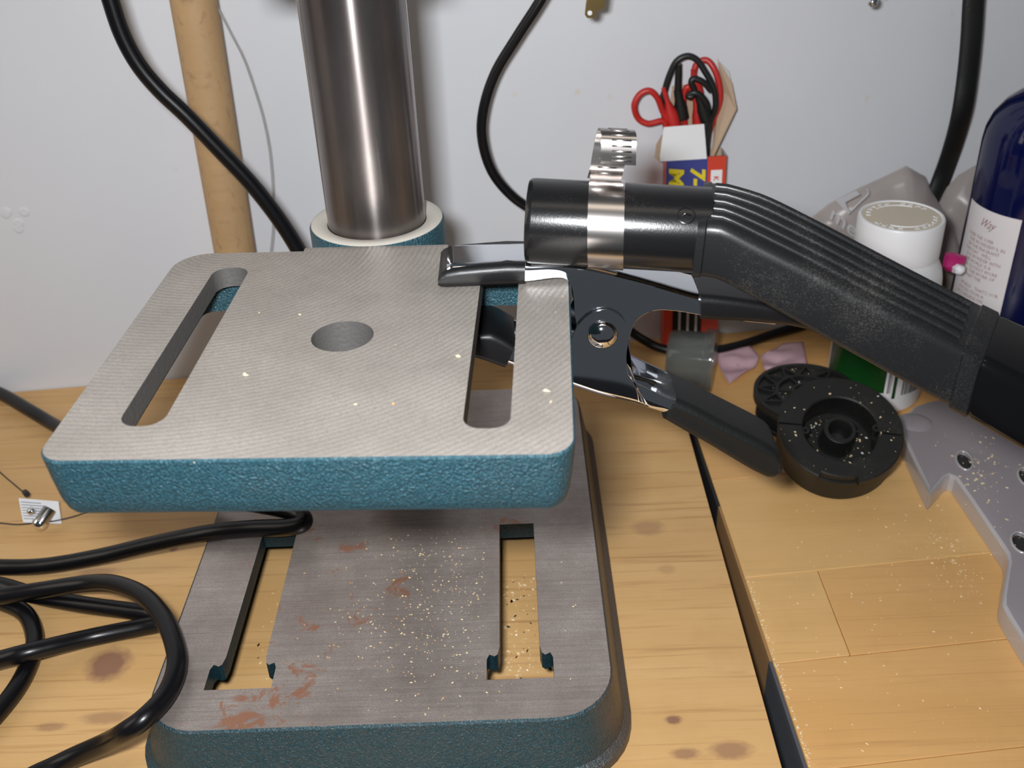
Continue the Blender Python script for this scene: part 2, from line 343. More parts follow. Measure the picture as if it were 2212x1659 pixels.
tab = make('work_table', shell([(off(to, -.4, 0), ZT), (off(to, .25, 0), ZT-.7), (off(to, -.4, 0), ZT-9), (off(to, -1.3, 0), ZT-17), (off(to, -2.4, 0), ZT-21), (off(to, -3.6, 0), ZT-22.9), (off(to, -5.2, 0), ZT-23.6)],
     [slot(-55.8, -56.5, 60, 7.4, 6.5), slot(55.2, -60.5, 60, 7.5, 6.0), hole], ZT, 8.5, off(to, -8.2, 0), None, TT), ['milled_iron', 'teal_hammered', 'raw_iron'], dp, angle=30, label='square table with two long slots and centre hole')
make('centre_boss', join(*[loft([[TT(r*math.cos(2*math.pi*k/40), r*math.sin(2*math.pi*k/40), z) for k in range(40)] for r, z in ((11.35, ZT-1.2), (11.35, ZT-22), (19, ZT-22), (19, ZT-8))], False, False)]), 'raw_iron', tab)
make('mounting_boss', bev(([TT(x, y, z) for z in (ZT-19, ZT-.25) for (x, y) in ((-30, 72), (32, 72), (32, 79.5), (-30, 79.5))], box((0, 0, 0), (1, 1, 1))[1]), .8, 2), ['milled_iron'], tab)
make('bracket_arm', bev(([TT(x, y, z) for z in (ZT-48, ZT-20) for (x, y) in ((-22, 50), (22, 50), (26, 108), (-26, 108))], box((0, 0, 0), (1, 1, 1))[1]), 2, 2), 'teal_hammered', tab)
col_o = [(23.3, 118), (31.2, 118), (31.2, 178.2), (30.2, 180.2)]
make('collar', lathe([(23.3, 118), (31, 118), (31.4, 179), (30.6, 180.4)], (CX, CY, 0), (0, 0, 1), 64) and loft([[Vector((CX+r*math.cos(2*math.pi*k/64), CY+r*math.sin(2*math.pi*k/64), z)) for k in range(64)] for r, z in ((23.2, 118), (31.2, 118), (31.4, 179.2), (30.6, 180.4))], False, False), 'teal_hammered', tab, label='teal cast collar around the column')
make('collar_top_ring', loft([[Vector((CX+r*math.cos(2*math.pi*k/64), CY+r*math.sin(2*math.pi*k/64), z)) for k in range(64)] for r, z in ((30.7, 180.3), (29.5, 180.9), (24.2, 180.6), (23.2, 179.8), (23.1, 175))], False, False), 'collar_face', tab, label='bare pale ring face')
# the drill head above (out of sight, its shadow falls on the wall)
make('head_casting', bev(box((CX, 169, 369), (66, 98, 152)), 4, 3), 'teal_hammered', dp)
# ================================================================== spring clamp
YN, YF = 80.0, 100.5
ZMIN_T = ZT+.75
def channel(st, rc=3.2, seg=5):
    """loft of U sections; st: (outer point, inner point) as x,z on the clamp's near side"""
    rings = []
    for (o, i) in st:
        O, I = Vector((o[0], 0, o[1])), Vector((i[0], 0, i[1])); d = (I-O); L = d.length; d.normalize(); r = min(rc, L*.45); ring = []
        ring += [I+Vector((0, YN, 0)), I-d*min(.35, L*.2)+Vector((0, YN, 0)), I+(O-I)*.5+Vector((0, YN, 0))]
        for k in range(seg+1):
            t = math.pi/2*k/seg; ring.append(O + d*(r-r*math.sin(t)) + Vector((0, YN+r-r*math.cos(t), 0)))
        for k in range(seg+1):
            t = math.pi/2*(1-k/seg); ring.append(O + d*(r-r*math.sin(t)) + Vector((0, YF-r+r*math.cos(t), 0)))
        ring += [I+(O-I)*.5+Vector((0, YF, 0)), I-d*min(.35, L*.2)+Vector((0, YF, 0)), I+Vector((0, YF, 0))]
        rings.append(ring)
    return loft(rings, closed=False)
def dens(st, n=6):
    a = smooth_path([(o[0], 0, o[1]) for o, i in st], n); b = smooth_path([(i[0], 0, i[1]) for o, i in st], n)
    return [((p.x, p.z), (q.x, q.z)) for p, q in zip(a, b)]
def pxs(lst): return [tuple((lambda v: (v.x, v.z))(at_y(px, py, YN)) for px, py in pair) for pair in lst]
up = pxs([((965, 577), (965, 602)), ((1060, 572), (1060, 606)), ((1135, 570), (1135, 607)), ((1195, 570), (1217, 600)), ((1243, 573), (1238, 632)), ((1280, 580), (1247, 700)), ((1315, 588), (1300, 770)),
          ((1350, 597), (1350, 745)), ((1385, 606), (1372, 695)), ((1425, 617), (1410, 671)), ((1470, 630), (1460, 671)), ((1515, 641), (1515, 680)), ((1600, 655), (1597, 692)), ((1680, 668), (1675, 700))])
up = [(o, (i[0], max(i[1], ZMIN_T) if k < 4 else i[1])) for k, (o, i) in enumerate(up)]
sc_ = empty('spring_clamp', (110, 90, 80), 'chrome spring clamp with black vinyl tips gripping the table edge', 'clamp')
def solid(o, th):
    md = o.modifiers.new('thickness', 'SOLIDIFY'); md.thickness = th*S; md.offset = 0; return o
solid(make('upper_jaw', channel(dens(up)), 'chrome', sc_, angle=50, fix=True), 1.0)
lo = pxs([((985, 757), (1000, 715)), ((1040, 768), (1050, 722)), ((1085, 782), (1105, 746)), ((1160, 808), (1175, 760)), ((1215, 826), (1225, 740)), ((1250, 837), (1246, 700)), ((1290, 850), (1275, 672)), ((1325, 859), (1312, 664)),
          ((1355, 866), (1345, 684)), ((1375, 871), (1356, 722)), ((1392, 876), (1352, 770)), ((1405, 880), (1360, 812)), ((1420, 885), (1395, 834)), ((1440, 893), (1458, 864))])
tail = [(1480, 912, 1490, 884)]
lo += pxs([((a, b), (c, d)) for a, b, c, d in tail])
YN0, YF0 = YN, YF; YN, YF = YN-1.5, YF+1.5
solid(make('lower_jaw', channel(dens(lo)), 'chrome', sc_, angle=50), 1.0)
YN, YF = YN0, YF0
rv = at_y(1302, 722, YN-2.2)
make('rivet', lathe([(6.2, 0), (6.2, .5), (5.8, 1.6), (4.6, 2.9), (2.6, 3.8), (.01, 4.1)], (rv.x, YN-1.9, rv.z), (0, -1, 0), 32), 'chrome', sc_)
make('pivot_pin', lathe([(.01, 0), (3, 0), (3, 24), (.01, 24)], (rv.x, YN-1.5, rv.z), (0, 1, 0), 20), 'steel_bolt', sc_)
def sleeve(st, y0, y1, r, seg=4, dip=0.0):
    rings = []
    for (o, i) in st:
        O, I = Vector((o[0], 0, o[1])), Vector((i[0], 0, i[1])); d = I-O; L = d.length; d.normalize(); rr = min(r, L*.45); ring = []
        for (base, sgn_d, ya, sy_) in ((O, 1, y0, 1), (O, 1, y1, -1), (I, -1, y1, -1), (I, -1, y0, 1)):
            pts = []
            for k in range(seg+1):
                t = math.pi/2*k/seg; pts.append(base + d*sgn_d*(rr-rr*math.sin(t)) + Vector((0, ya+sy_*(rr-rr*math.cos(t)), 0)))
            if (base is O) == (sy_ < 0): pts.reverse()
            ring += pts
        if dip:
            c = (O+I)/2; ring.append(c + Vector((0, y0+dip, 0)))
        rings.append(ring)
    return loft(rings)
def ends(st, k=.72):   # round off the closed end of a sleeve
    (o, i), (o2, i2) = st[-1], st[-2]; c = ((o[0]+i[0])/2, (o[1]+i[1])/2); dx = (o[0]+i[0]-o2[0]-i2[0])/2; dz = (o[1]+i[1]-o2[1]-i2[1])/2; L = math.hypot(dx, dz); dx /= L; dz /= L; h = math.hypot(o[0]-i[0], o[1]-i[1])/2
    for t in (.5, .8, .97):
        q = math.sqrt(1-t*t); st = st + [((c[0]+(o[0]-c[0])*q+dx*h*t*k, c[1]+(o[1]-c[1])*q+dz*h*t*k), (c[0]+(i[0]-c[0])*q+dx*h*t*k, c[1]+(i[1]-c[1])*q+dz*h*t*k))]
    return st
zf = ZT+.15
tip = [((67, 196.6), (66.6, zf)), ((60, 197.0), (60, zf)), ((50, 196.6), (50, zf)), ((42, 196.2), (42, zf)), ((37, 195.6), (36, zf)), ((34.5, 194.4), (33.8, zf+.4)), ((33.2, 192.6), (32.9, zf+1.6))]
make('upper_tip', sleeve(tip, 77.8, 103.5, 3.2, 5), 'vinyl_black', sc_, angle=60)
lt = dens(pxs([((1090, 790), (1112, 741)), ((1070, 783), (1090, 728)), ((1045, 774), (1060, 714)), ((1010, 764), (1022, 700)), ((985, 755), (995, 695))]), 3); lt = [(o, (i[0], min(i[1], 167.5))) for o, i in lt]
make('lower_tip', sleeve(lt, 76.8, 104.2, 2.6, 4), 'vinyl_black', sc_, angle=60)
gu = dens(pxs([((1513, 636), (1513, 690)), ((1560, 640), (1560, 693)), ((1620, 648), (1620, 696)), ((1700, 662), (1695, 703)), ((1760, 680), (1752, 714))]), 4)
gripu = make('upper_grip', sleeve(ends(gu), YN-1.8, YF+1.8, 3.2, 5), 'vinyl_black', sc_, angle=60)
gl = dens(pxs([((1432, 902), (1461, 858)), ((1480, 930), (1505, 878)), ((1530, 958), (1555, 905)), ((1580, 988), (1605, 930)), ((1625, 1014), (1645, 950)), ((1655, 1028), (1675, 968))]), 4)
make('lower_grip', sleeve(ends(gl), YN-3.2, YF+3.2, 4.0, 5, dip=.9), 'vinyl_matte', sc_, angle=60)
# ================================================================== dust nozzle with hose clamp
nz = empty('vacuum_nozzle', (140, 80, 180), 'black ribbed angled vacuum nozzle resting on the spring clamp', 'nozzle')
TA = Vector((68.5, 84.0, 212.6)); TB = Vector((131.5, 76.5, 209.2)); ta = (TB-TA).normalized(); TR = 16.1
make('tube', lathe([(12.1, 30), (13.2, .6), (13.8, .0), (15.2, .2), (15.9, 1.2), (TR, 2.6), (TR, 68), (.01, 68), (.01, 30)], TA, ta, 72), 'tube_plastic', nz, label='round inlet tube')
tu, tv, _ = frame_of(ta)
def on_tube(s, ang, r=TR):   # ang: 0 = up, positive towards the camera
    upv = (Vector((0, 0, 1)) - ta*ta.z).normalized(); fr = Vector((ta.y, -ta.x, 0)).normalized(); return TA + ta*s + (upv*math.cos(ang)+fr*math.sin(ang))*r
def ring_mark(c, nrm, r, w):
    u, v, n_ = frame_of(nrm); return tube([c + (u*math.cos(2*math.pi*k/24)+v*math.sin(2*math.pi*k/24))*r for k in range(25)], w, 6, raw=True)
mk = on_tube(58.5, .85)
make('embossed_mark', join(ring_mark(mk, mk-(TA+ta*58.5), 3.1, .28), tube([mk+Vector((-1.6, -.2, -.3)), mk+Vector((-.2, -.2, .8)), mk+Vector((1.7, -.2, 0))], .25, 6, 4)), 'tube_plastic', nz)
N0 = at_y(1511, 487, 59); N1 = CAM + sight(2104, 767)*402
ax = Vector((N1.x-N0.x, N1.y-N0.y, 0)); pn = Vector((-ax.y, ax.x, 0)).normalized()
if pn.y < 0: pn = -pn
cN = pn.dot(N0); NW = 36.5
def poly_at(pts, c, n):
    P = smooth_path([on_plane(px, py, pn, c) for px, py in pts], 8); L = [0]
    for a, b in zip(P, P[1:]): L.append(L[-1]+(b-a).length)
    out = []
    for k in range(n):
        s = L[-1]*k/(n-1); i = max(j for j in range(len(L)) if L[j] <= s+1e-9); i = min(i, len(P)-2); f = (s-L[i])/max(1e-9, L[i+1]-L[i]); out.append(P[i].lerp(P[i+1], min(1, f)))
    return out
NS = 28
nt = poly_at([(1511, 487), (1532, 485), (1556, 487), (1580, 497), (1640, 529), (1761, 589), (1881, 653), (2002, 713), (2085, 757)], cN, NS)
nb = poly_at([(1497, 606), (1520, 607), (1547, 612), (1575, 625), (1623, 651), (1720, 705), (1800, 751), (1900, 806), (2000, 860), (2050, 886)], cN, NS)
ft = poly_at([(1524, 389), (1545, 388), (1570, 390), (1600, 397), (1660, 415), (1760, 464), (1880, 527), (2000, 590), (2125, 655)], cN+NW, NS)
fb = [f + (b-a)*.8 for f, a, b in zip(ft, nt, nb)]
def rquad(a, b, c, d, r, seg=4):   # ring through 4 corners with rounded corners
    P = [a, b, c, d]; ring = []
    for i in range(4):
        p, q, n_ = P[i], P[i-1], P[(i+1) % 4]; e0 = (q-p).normalized(); e1 = (n_-p).normalized()
        for k in range(seg+1):
            t = k/seg; ring.append(p + e0*r*(1-t)**2 + e1*r*t**2)
    return ring
body = loft([rquad(nb[k], nt[k], ft[k], fb[k], 4.5) for k in range(NS)])
make('body', body, 'nozzle_plastic', nz, angle=50)
for fr_ in (.17, .335, .50, .665, .83):
    pts = []
    for k in range(1, NS-1):
        u_ = (nt[k]-nb[k]).normalized(); pts.append(nt[k].lerp(ft[k], fr_) + u_*.15)
    nrm = (ft[5]-nt[5]).cross(nt[6]-nt[5])
    make('rib', tube(pts, 1.45, 8, raw=True, ry=1.5), 'nozzle_plastic', nz, angle=60)
def scaled(ring, c, k): return [c + (p-c)*k for p in ring]
r0 = rquad(nb[0], nt[0], ft[0], fb[0], 4.5); c0 = sum(r0, Vector())/len(r0); d0 = (nt[1]-nt[0]).normalized()
make('collar_rim', loft([scaled([p-d0*.6 for p in r0], c0, .9), scaled([p-d0*.6 for p in r0], c0, 1.02), scaled([p+d0*2.2 for p in r0], c0, 1.035), scaled([p+d0*3 for p in r0], c0, .99)], True, True), 'nozzle_plastic', nz, angle=40)
e0 = rquad(nb[-1], nt[-1], ft[-1], fb[-1], 4.5); ce = sum(e0, Vector())/len(e0); de = ((nt[-1]-nt[-6]).normalized()+(nb[-1]-nb[-6]).normalized()).normalized()
def along(ring, d, s, k): return scaled([p+d*s for p in ring], sum(ring, Vector())/len(ring)+d*s, k)
make('end_flange', loft([along(e0, de, -1, .98), along(e0, de, 0, 1.05), along(e0, de, 6.5, 1.06), along(e0, de, 7.5, 1.0)]), 'nozzle_plastic', nz, angle=40)
make('coupling', loft([along(e0, de, 6, .97), along(e0, de, 9, 1.03), along(e0, de, 34, 1.08), along(e0, de, 36, 1.06)]), 'gloss_black', nz, angle=45, label='glossy black coupling')
make('coupling_flange', loft([along(e0, de, 35, 1.05), along(e0, de, 35.5, 1.16), along(e0, de, 40, 1.17), along(e0, de, 41, 1.08), along(e0, de, 120, 1.08)]), 'gloss_black', nz, angle=45)
# hose clamp on the tube
hc = empty('hose_clamp', (100, 90, 190), 'loose stainless hose clamp strap with curled slotted end around the black tube', 'hose clamp')
HS, HW = 30.2, 13.2
def strap_pt(s, yz, shx=0): return TA + ta*s + Vector((shx, 0, 0))
def strip(path, w, th, shear):   # path: (toward camera, up) offsets from the tube axis, in order
    rings = []
    P = smooth_path([(0, a, b) for a, b in path], 6); n = len(P)
    for i, p in enumerate(P):
        t = (P[min(i+1, n-1)]-P[max(i-1, 0)]).normalized(); nn = Vector((0, t.z, -t.y)); sx = shear(i/(n-1)); ww = w*(1-.0*i/n)
        c = TA + ta*(HS+sx); e = []
        for (dx, q) in ((-ww/2, -th/2), (ww/2, -th/2), (ww/2, th/2), (-ww/2, th/2)):
            v = p + nn*q; e.append(c + ta*dx + Vector((v.y*ta.y, -v.y*ta.x, v.z)))
        rings.append(e)
    return loft(rings)
make('strap', strip([(16.5*math.sin(a), 16.5*math.cos(a)) for a in [math.radians(x) for x in range(-12, 349, 12)]], HW, .5, lambda t: 0), 'brushed_stainless', hc, angle=40)
tailp = [(-6.5, 15.9), (-5.2, 20), (-5.5, 26), (-5.8, 31), (-4.0, 35.2), (-.5, 36.6), (2.8, 34.6), (4.0, 31), (4.3, 27.5), (4.3, 25.6)]
tl_ = make('strap_tail', strip(tailp, 12.6, .5, lambda t: -1.3+5.4*min(1, t*1.6)), 'brushed_stainless', hc, angle=40)
PP = smooth_path([(0, a, b) for a, b in tailp], 6); nn_ = len(PP)
for i in range(4, nn_-4, 3):
    p = PP[i]; t = (PP[i+1]-PP[i-1]).normalized(); nn = Vector((0, t.z, -t.y)); sx = -1.3+5.4*min(1, i/(nn_-1)*1.6); c = TA + ta*(HS+sx); v = p
    cc = c + Vector((0, -v.y, v.z)) + ta*.6; T3 = Vector((0, -t.y, t.z)); N3 = Vector((0, -nn.y, nn.z)); Rm = Matrix((ta, T3, N3)).transposed()
    make('slot_lip', bev(box(cc, (7.2, .75, 1.0), Rm), .25, 1), 'brushed_stainless', tl_, angle=60)
# ================================================================== cords
def px_z(l): return [at_z(x, y, z) for x, y, z in l]
A = [(-60, 832, 7), (0, 850, 7), (65, 887, 7), (130, 925, 8), (240, 980, 22), (330, 1022, 39), (400, 1045, 41), (500, 1078, 44), (600, 1098, 46), (648, 1112, 46), (655, 1130, 45), (620, 1139, 43), (540, 1142, 40), (440, 1153, 36), (330, 1175, 24), (220, 1201, 12), (100, 1222, 6), (0, 1225, 5.2), (-90, 1218, 5), (-200, 1225, 5), (-235, 1258, 6),
     (-170, 1290, 9), (-60, 1292, 12), (0, 1288, 13.5), (100, 1273, 15), (190, 1260, 20), (250, 1262, 28), (310, 1287, 35), (355, 1338, 38), (379, 1400, 39), (380, 1450, 38.5), (356, 1505, 37.5), (312, 1552, 38), (272, 1580, 33), (230, 1604, 20), (160, 1635, 9), (90, 1668, 5), (-60, 1730, 5), (-260, 1720, 5), (-380, 1560, 5), (-350, 1350, 5), (-200, 1258, 4.6), (-60, 1258, 4.6),
     (0, 1264, 4.6), (80, 1287, 4.6), (180, 1306, 4.6), (280, 1319, 4.6), (330, 1325, 5), (352, 1334, 6), (345, 1346, 6), (300, 1356, 5), (200, 1376, 6), (110, 1397, 11), (50, 1412, 13.2), (0, 1425, 11), (-80, 1446, 6), (-200, 1440, 5), (-240, 1370, 5), (-150, 1300, 5), (-40, 1292, 4.6), (20, 1306, 4.6), (58, 1330, 4.6), (75, 1375, 4.6), (68, 1420, 4.6), (40, 1480, 4.6), (-10, 1545, 4.6), (-100, 1640, 4.6)]
make('power_cord', tube(px_z(A), 4.35, 14, 8), 'cord_rubber', label='thick black cord coiled loosely on the bench and base', cat='cord', angle=80)
B = [(205, -90), (232, -20), (262, 70), (298, 138), (345, 195), (405, 252), (475, 325), (545, 400), (605, 478), (648, 548), (672, 605)]
make('motor_cord', tube([at_wall(x, y, 92) for x, y in B] + [Vector((-34, 268, 60)), Vector((-60, 285, 9)), Vector((-110, 290, 5.5)), Vector((-150, 285, 5))], 4.35, 14, 8), 'cord_rubber', label='black cord sagging diagonally in front of the wooden dowel', cat='cord', angle=80)
Cc = [(1215, -90, 34), (1168, 0, 34), (1118, 78, 32), (1070, 158, 30), (1045, 235, 30), (1042, 300, 30), (1063, 370, 30), (1108, 425, 30), (1170, 468, 28), (1260, 545, 26)]
make('thin_cord', tube([at_wall(*c) for c in Cc] + px_z([(1340, 690, 24), (1400, 740, 8), (1450, 757, 4), (1520, 760, 3.6), (1600, 745, 3.6), (1680, 718, 3.6), (1740, 700, 3.6)]), 3.2, 12, 8), 'cord_rubber', label='thin black cord looping down the wall behind the nozzle tube', cat='cord', angle=80)
D = [(2112, -90), (2103, 0), (2098, 80), (2090, 160), (2078, 240), (2060, 310), (2040, 370), (2016, 430), (1985, 490), (1950, 560)]
make('flat_cable', tube([at_wall(x, y, 22 if y < 280 else (12 if y < 340 else 3.6)) for x, y in D], 6.8, 14, 8, ry=3.2, up=(WN*-1)), 'vinyl_matte', label='wide black cable hanging on the wall above the plastic bag', cat='cord', angle=80)
Lw = [(440, -60), (462, 0), (497, 70), (527, 130), (553, 205), (570, 265), (582, 330), (588, 400), (590, 470), (584, 545), (570, 640), (560, 720)]
make('fine_line', tube([at_wall(x, y, 22) for x, y in Lw], .4, 6, 6), 'fishing_line', label='thin clear line hanging beside the wooden dowel', cat='line')
# ================================================================== dowel against the wall
p0, p1 = at_wall(413, -30, 22), at_wall(507, 540, 17); dd = (p1-p0).normalized(); bot = p1 + dd*((p1.z-.5)/-dd.z)
make('wooden_dowel', lathe([(.01, 0), (12.2, 0), (12.9, .8), (12.9, (bot-(p0-dd*300)).length), (.01, (bot-(p0-dd*300)).length)], bot, -dd, 40), 'dowel_wood', label='round pale wooden dowel leaning on the wall', cat='dowel')
# ================================================================== tag, bolt and wire at the left
tgc = [at_z(40, 1076, 12), at_z(126, 1083, 12), at_z(133, 1131, 2), at_z(50, 1128, 2)]
th_ = Vector((0, .3, -.7))
tg = empty('paper_tag', tgc[3], 'small white printed tag with fine wires on the bench near the cord', 'tag')
make('card', (tgc + [p+th_ for p in tgc], [(0, 1, 2, 3), (7, 6, 5, 4), (0, 4, 5, 1), (1, 5, 6, 2), (2, 6, 7, 3), (3, 7, 4, 0)]), 'tag_paper', tg, False)
for k in range(7):
    a = tgc[0].lerp(tgc[3], .15+k*.115).lerp(tgc[1].lerp(tgc[2], .15+k*.115), .04); b = tgc[0].lerp(tgc[3], .15+k*.115).lerp(tgc[1].lerp(tgc[2], .15+k*.115), .55+.12*((k*37) % 3)); n_ = Vector((0, -.12, .08))
    make('print_line', tube([a+n_, a.lerp(b, .5)+n_, b+n_], .22, 5, 2), 'tag_ink', tg)
make('wire', tube(px_z([(-60, 960, 3), (0, 1020, 3), (30, 1046, 4), (56, 1068, 10)]), .45, 6, 6), 'slot_dark', tg)
make('ferrule', lathe([(.01, 0), (1.7, 0), (1.7, 4.6), (.01, 4.6)], at_z(54, 1063, 10), at_z(66, 1077, 12)-at_z(54, 1063, 10), 14), 'slot_dark', tg)
make('wire', tube(px_z([(-60, 1128, 2), (0, 1130, 2), (40, 1133, 2), (90, 1128, 4), (125, 1124, 4), (180, 1109, 2), (260, 1075, 2)]), .4, 6, 6), 'slot_dark', tg)
b0, b1 = at_z(108, 1098, 13), at_z(86, 1131, 8)
bl = empty('round_head_bolt', b1, 'short steel bolt with bright domed end lying on the white tag', 'bolt'); bd = (b1-b0)
make('shank', lathe([(.01, 0), (3.3, 0), (3.6, .6), (3.6, bd.length), (.01, bd.length)], b0, bd, 24), 'steel_bolt', bl)
make('domed_end', lathe([(4.1, bd.length-1.2), (4.2, bd.length), (3.9, bd.length+1.6), (2.6, bd.length+3), (.01, bd.length+3.6)], b0, bd, 24), 'chrome', bl)
hb_ = at_z(67, 1103, 11)
make('dome_nut', lathe([(2.4, 0), (2.3, 1), (1.5, 1.9), (.01, 2.3)], at_z(68, 1104, 8.2), (0, -.5, .86), 20), 'chrome', label='tiny shiny dome nut on the printed half of the tag', cat='nut')
# ================================================================== meter carton with test leads
BX0, BX1, BY0 = 164, 202.0, 346.5
bxz = 139.5; BD = 15.0
cart = empty('meter_carton', (182, 350, 0), 'narrow open carton printed blue, red and yellow against the wall', 'carton')
lean = Vector((-.004, .012, 0))
def cb(x, y, z): return Vector((x, y, z)) + Vector((-.02*z, .012*z, 0))
def panel(pts, th, n): return ([Vector(p) for p in pts] + [Vector(p)+Vector(n)*th for p in pts], [tuple(range(len(pts))), tuple(range(2*len(pts)-1, len(pts)-1, -1))] + [(i, (i+1) % len(pts), (i+1) % len(pts)+len(pts), i+len(pts)) for i in range(len(pts))])
PB = lambda x, y, z: cb(x, y, z)
fx = lambda f: BX0+(BX1-BX0)*f
make('front_panel', panel([PB(BX0, BY0, .6), PB(BX1, BY0, .6), PB(BX1, BY0, bxz), PB(BX0, BY0, bxz)], .6, (0, 1, 0)), 'print_black', cart, False)
make('back_panel', panel([PB(BX0, BY0+BD, .6), PB(BX1, BY0+BD, .6), PB(BX1, BY0+BD, bxz), PB(BX0, BY0+BD, bxz)], .6, (0, -1, 0)), 'card_brown', cart, False)
for x, s_ in ((BX0, 1), (BX1, -1)):
    make('side_panel', panel([PB(x, BY0, .6), PB(x, BY0+BD, .6), PB(x, BY0+BD, bxz), PB(x, BY0, bxz)], .6, (s_, 0, 0)), 'print_red' if s_ > 0 else 'card_grey', cart, False)
make('bottom_panel', panel([PB(BX0, BY0, .2), PB(BX1, BY0, .2), PB(BX1, BY0+BD, .2), PB(BX0, BY0+BD, .2)], .6, (0, 0, 1)), 'card_brown', cart, False)
fp = lambda x, z, d=.25: cb(x, BY0-d, z)
def patch(x0, x1, z0, z1, mt, d=.25, nm='print_panel'): make(nm, panel([fp(x0, z0, d), fp(x1, z0, d), fp(x1, z1, d), fp(x0, z1, d)], .2, (0, 1, 0)), mt, cart, False)
patch(fx(0), fx(.69), 70, bxz, 'print_blue'); patch(fx(.69), fx(1), 60, bxz, 'print_red'); patch(fx(0), fx(.16), .8, 70, 'print_red'); patch(fx(.69), fx(1), .8, 60, 'print_red')
patch(fx(.75), fx(.94), 100, bxz-9, 'card_white', .45, 'logo_box')
for k in range(3): patch(fx(.27+.15*k), fx(.31+.15*k), 8+5*(k == 1), 40-3*k, 'card_grey', .4, 'print_line')
patch(fx(.1), fx(.2), 1, 5, 'print_blue', .5); patch(fx(.2), fx(.62), 1, 5, 'print_yellow', .5)
def text_mesh(s, size, res=2, bold=0.0, ext=0.0, spacing=1.0):
    c = bpy.data.curves.new('lettering', 'FONT'); c.body = s; c.size = size; c.resolution_u = res; c.offset = bold; c.extrude = ext; c.space_character = spacing; c.fill_mode = 'BOTH' if ext else 'FRONT'
    o = bpy.data.objects.new('lettering', c); COL.objects.link(o); dg = bpy.context.evaluated_depsgraph_get(); me = bpy.data.meshes.new_from_object(o.evaluated_get(dg))
    vf = ([v.co.copy() for v in me.vertices], [list(p.vertices) for p in me.polygons]); bpy.data.objects.remove(o); bpy.data.meshes.remove(me); return vf
def bold_italic(vf, sx, sh): return ([Vector((v.x*sx+v.y*sh, v.y, v.z)) for v in vf[0]], vf[1])
def on_front(vf, ox, oz, d):   # lettering turned a quarter clockwise: reads downwards
    return ([fp(ox+v.y, oz-v.x, d) for v in vf[0]], vf[1])
make('lettering', on_front(bold_italic(text_mesh('7-', 12.5, 3, .55), 1.15, .22), fx(.42), bxz-6.5, .5), 'print_yellow', cart, False, fix=False)
make('lettering', on_front(bold_italic(text_mesh('M', 12.5, 3, .55), 1.3, .12), fx(.06), bxz-6.5, .5), 'print_yellow', cart, False, fix=False)
make('lettering', on_front(text_mesh('K', 4.6, 3, .1), fx(.80), bxz-13, .6), 'print_red', cart, False, fix=False)
# flaps
def apx(l, y): return [at_y(x, yy, y) for x, yy in l]
make('front_flap', panel(apx([(1424, 349), (1527, 343), (1521, 268), (1434, 275)], 347), .6, (0, 1, 0)), 'card_white', cart, False, label='white inside of the lifted flap')
rf = [at_y(1535, 350, 348), at_y(1590, 236, 352), at_y(1580, 180, 358), at_y(1549, 128, 363), at_y(1556, 190, 362), at_y(1543, 262, 360)]
make('side_flap', panel(rf, .7, (.7, .3, 0)), 'card_brown', cart, False, label='brown side flap folded out'); 
make('flap_tab', panel([at_y(1549, 128, 362.6), at_y(1575, 155, 362), at_y(1583, 195, 360), at_y(1592, 240, 358), at_y(1556, 190, 361.6)], .5, (.3, .8, 0)), 'card_grey', cart, False)
make('side_flap', panel([at_y(1424, 349, 346), at_y(1414, 340, 352), at_y(1417, 312, 356), at_y(1430, 290, 352)], .6, (.6, .3, 0)), 'card_brown', cart, False)
make('back_flap', panel(apx([(1440, 290), (1525, 285), (1520, 200), (1500, 182), (1452, 186)], 363), .6, (0, 1, 0)), 'card_brown', cart, False)
def lead(name, label, pts, col, r=1.9, clips=()):
    ld = empty(name, at_y(pts[0][0], pts[0][1], pts[0][2]), label, 'test lead', 'test leads in the meter carton')
    make('wire', tube([at_y(x, y, d+(4.5 if y > 235 else 2)) for x, y, d in pts], r, 10, 7), col, ld, angle=80)
    for (x0, y0, x1, y1, d, w0, w1) in clips:
        a, b = at_y(x0, y0, d+2), at_y(x1, y1, d+4.5); L = (b-a).length
        make('clip_boot', lathe([(.01, 0), (w0, 0), (w0*1.1, L*.3), (w1, L*.55), (w1*1.05, L*.95), (.01, L)], a, b-a, 16), col, ld, angle=60)
lead('test_lead', 'red test lead with the teardrop loop hanging left of the carton', [(1450, 330, 350), (1440, 285, 347), (1432, 262, 346), (1400, 267, 345), (1378, 255, 345), (1370, 228, 345), (1382, 204, 345), (1403, 196, 345), (1420, 212, 346), (1431, 240, 347), (1442, 262, 348), (1452, 300, 350)], 'lead_red', 1.95, [(1433, 190, 1460, 285, 349.5, 1.4, 4.2)])
lead('test_lead', 'red test lead arching tallest beside the brown side flap', [(1485, 330, 356), (1476, 230, 355), (1480, 195, 353), (1490, 188, 353), (1494, 210, 355), (1500, 150, 357), (1512, 133, 357), (1528, 131, 356), (1543, 150, 354), (1553, 180, 353), (1555, 215, 353), (1545, 250, 353), (1520, 310, 352)], 'lead_red', 1.95, [(1497, 150, 1510, 215, 355.5, 1.6, 3.6), (1503, 205, 1508, 290, 354, 2, 3.2)])
lead('test_lead', 'black test lead forming the highest arch above the carton', [(1450, 320, 354), (1431, 230, 353), (1436, 195, 352), (1447, 160, 351), (1462, 132, 350), (1485, 121, 350), (1506, 130, 350), (1523, 155, 349.5), (1538, 182, 349), (1545, 205, 349), (1545, 235, 350), (1535, 262, 350), (1528, 300, 350), (1526, 335, 350)], 'lead_black', 1.95, [(1466, 138, 1464, 205, 352, 2.0, 2.2), (1464, 195, 1474, 258, 351.5, 2.6, 4.0)])
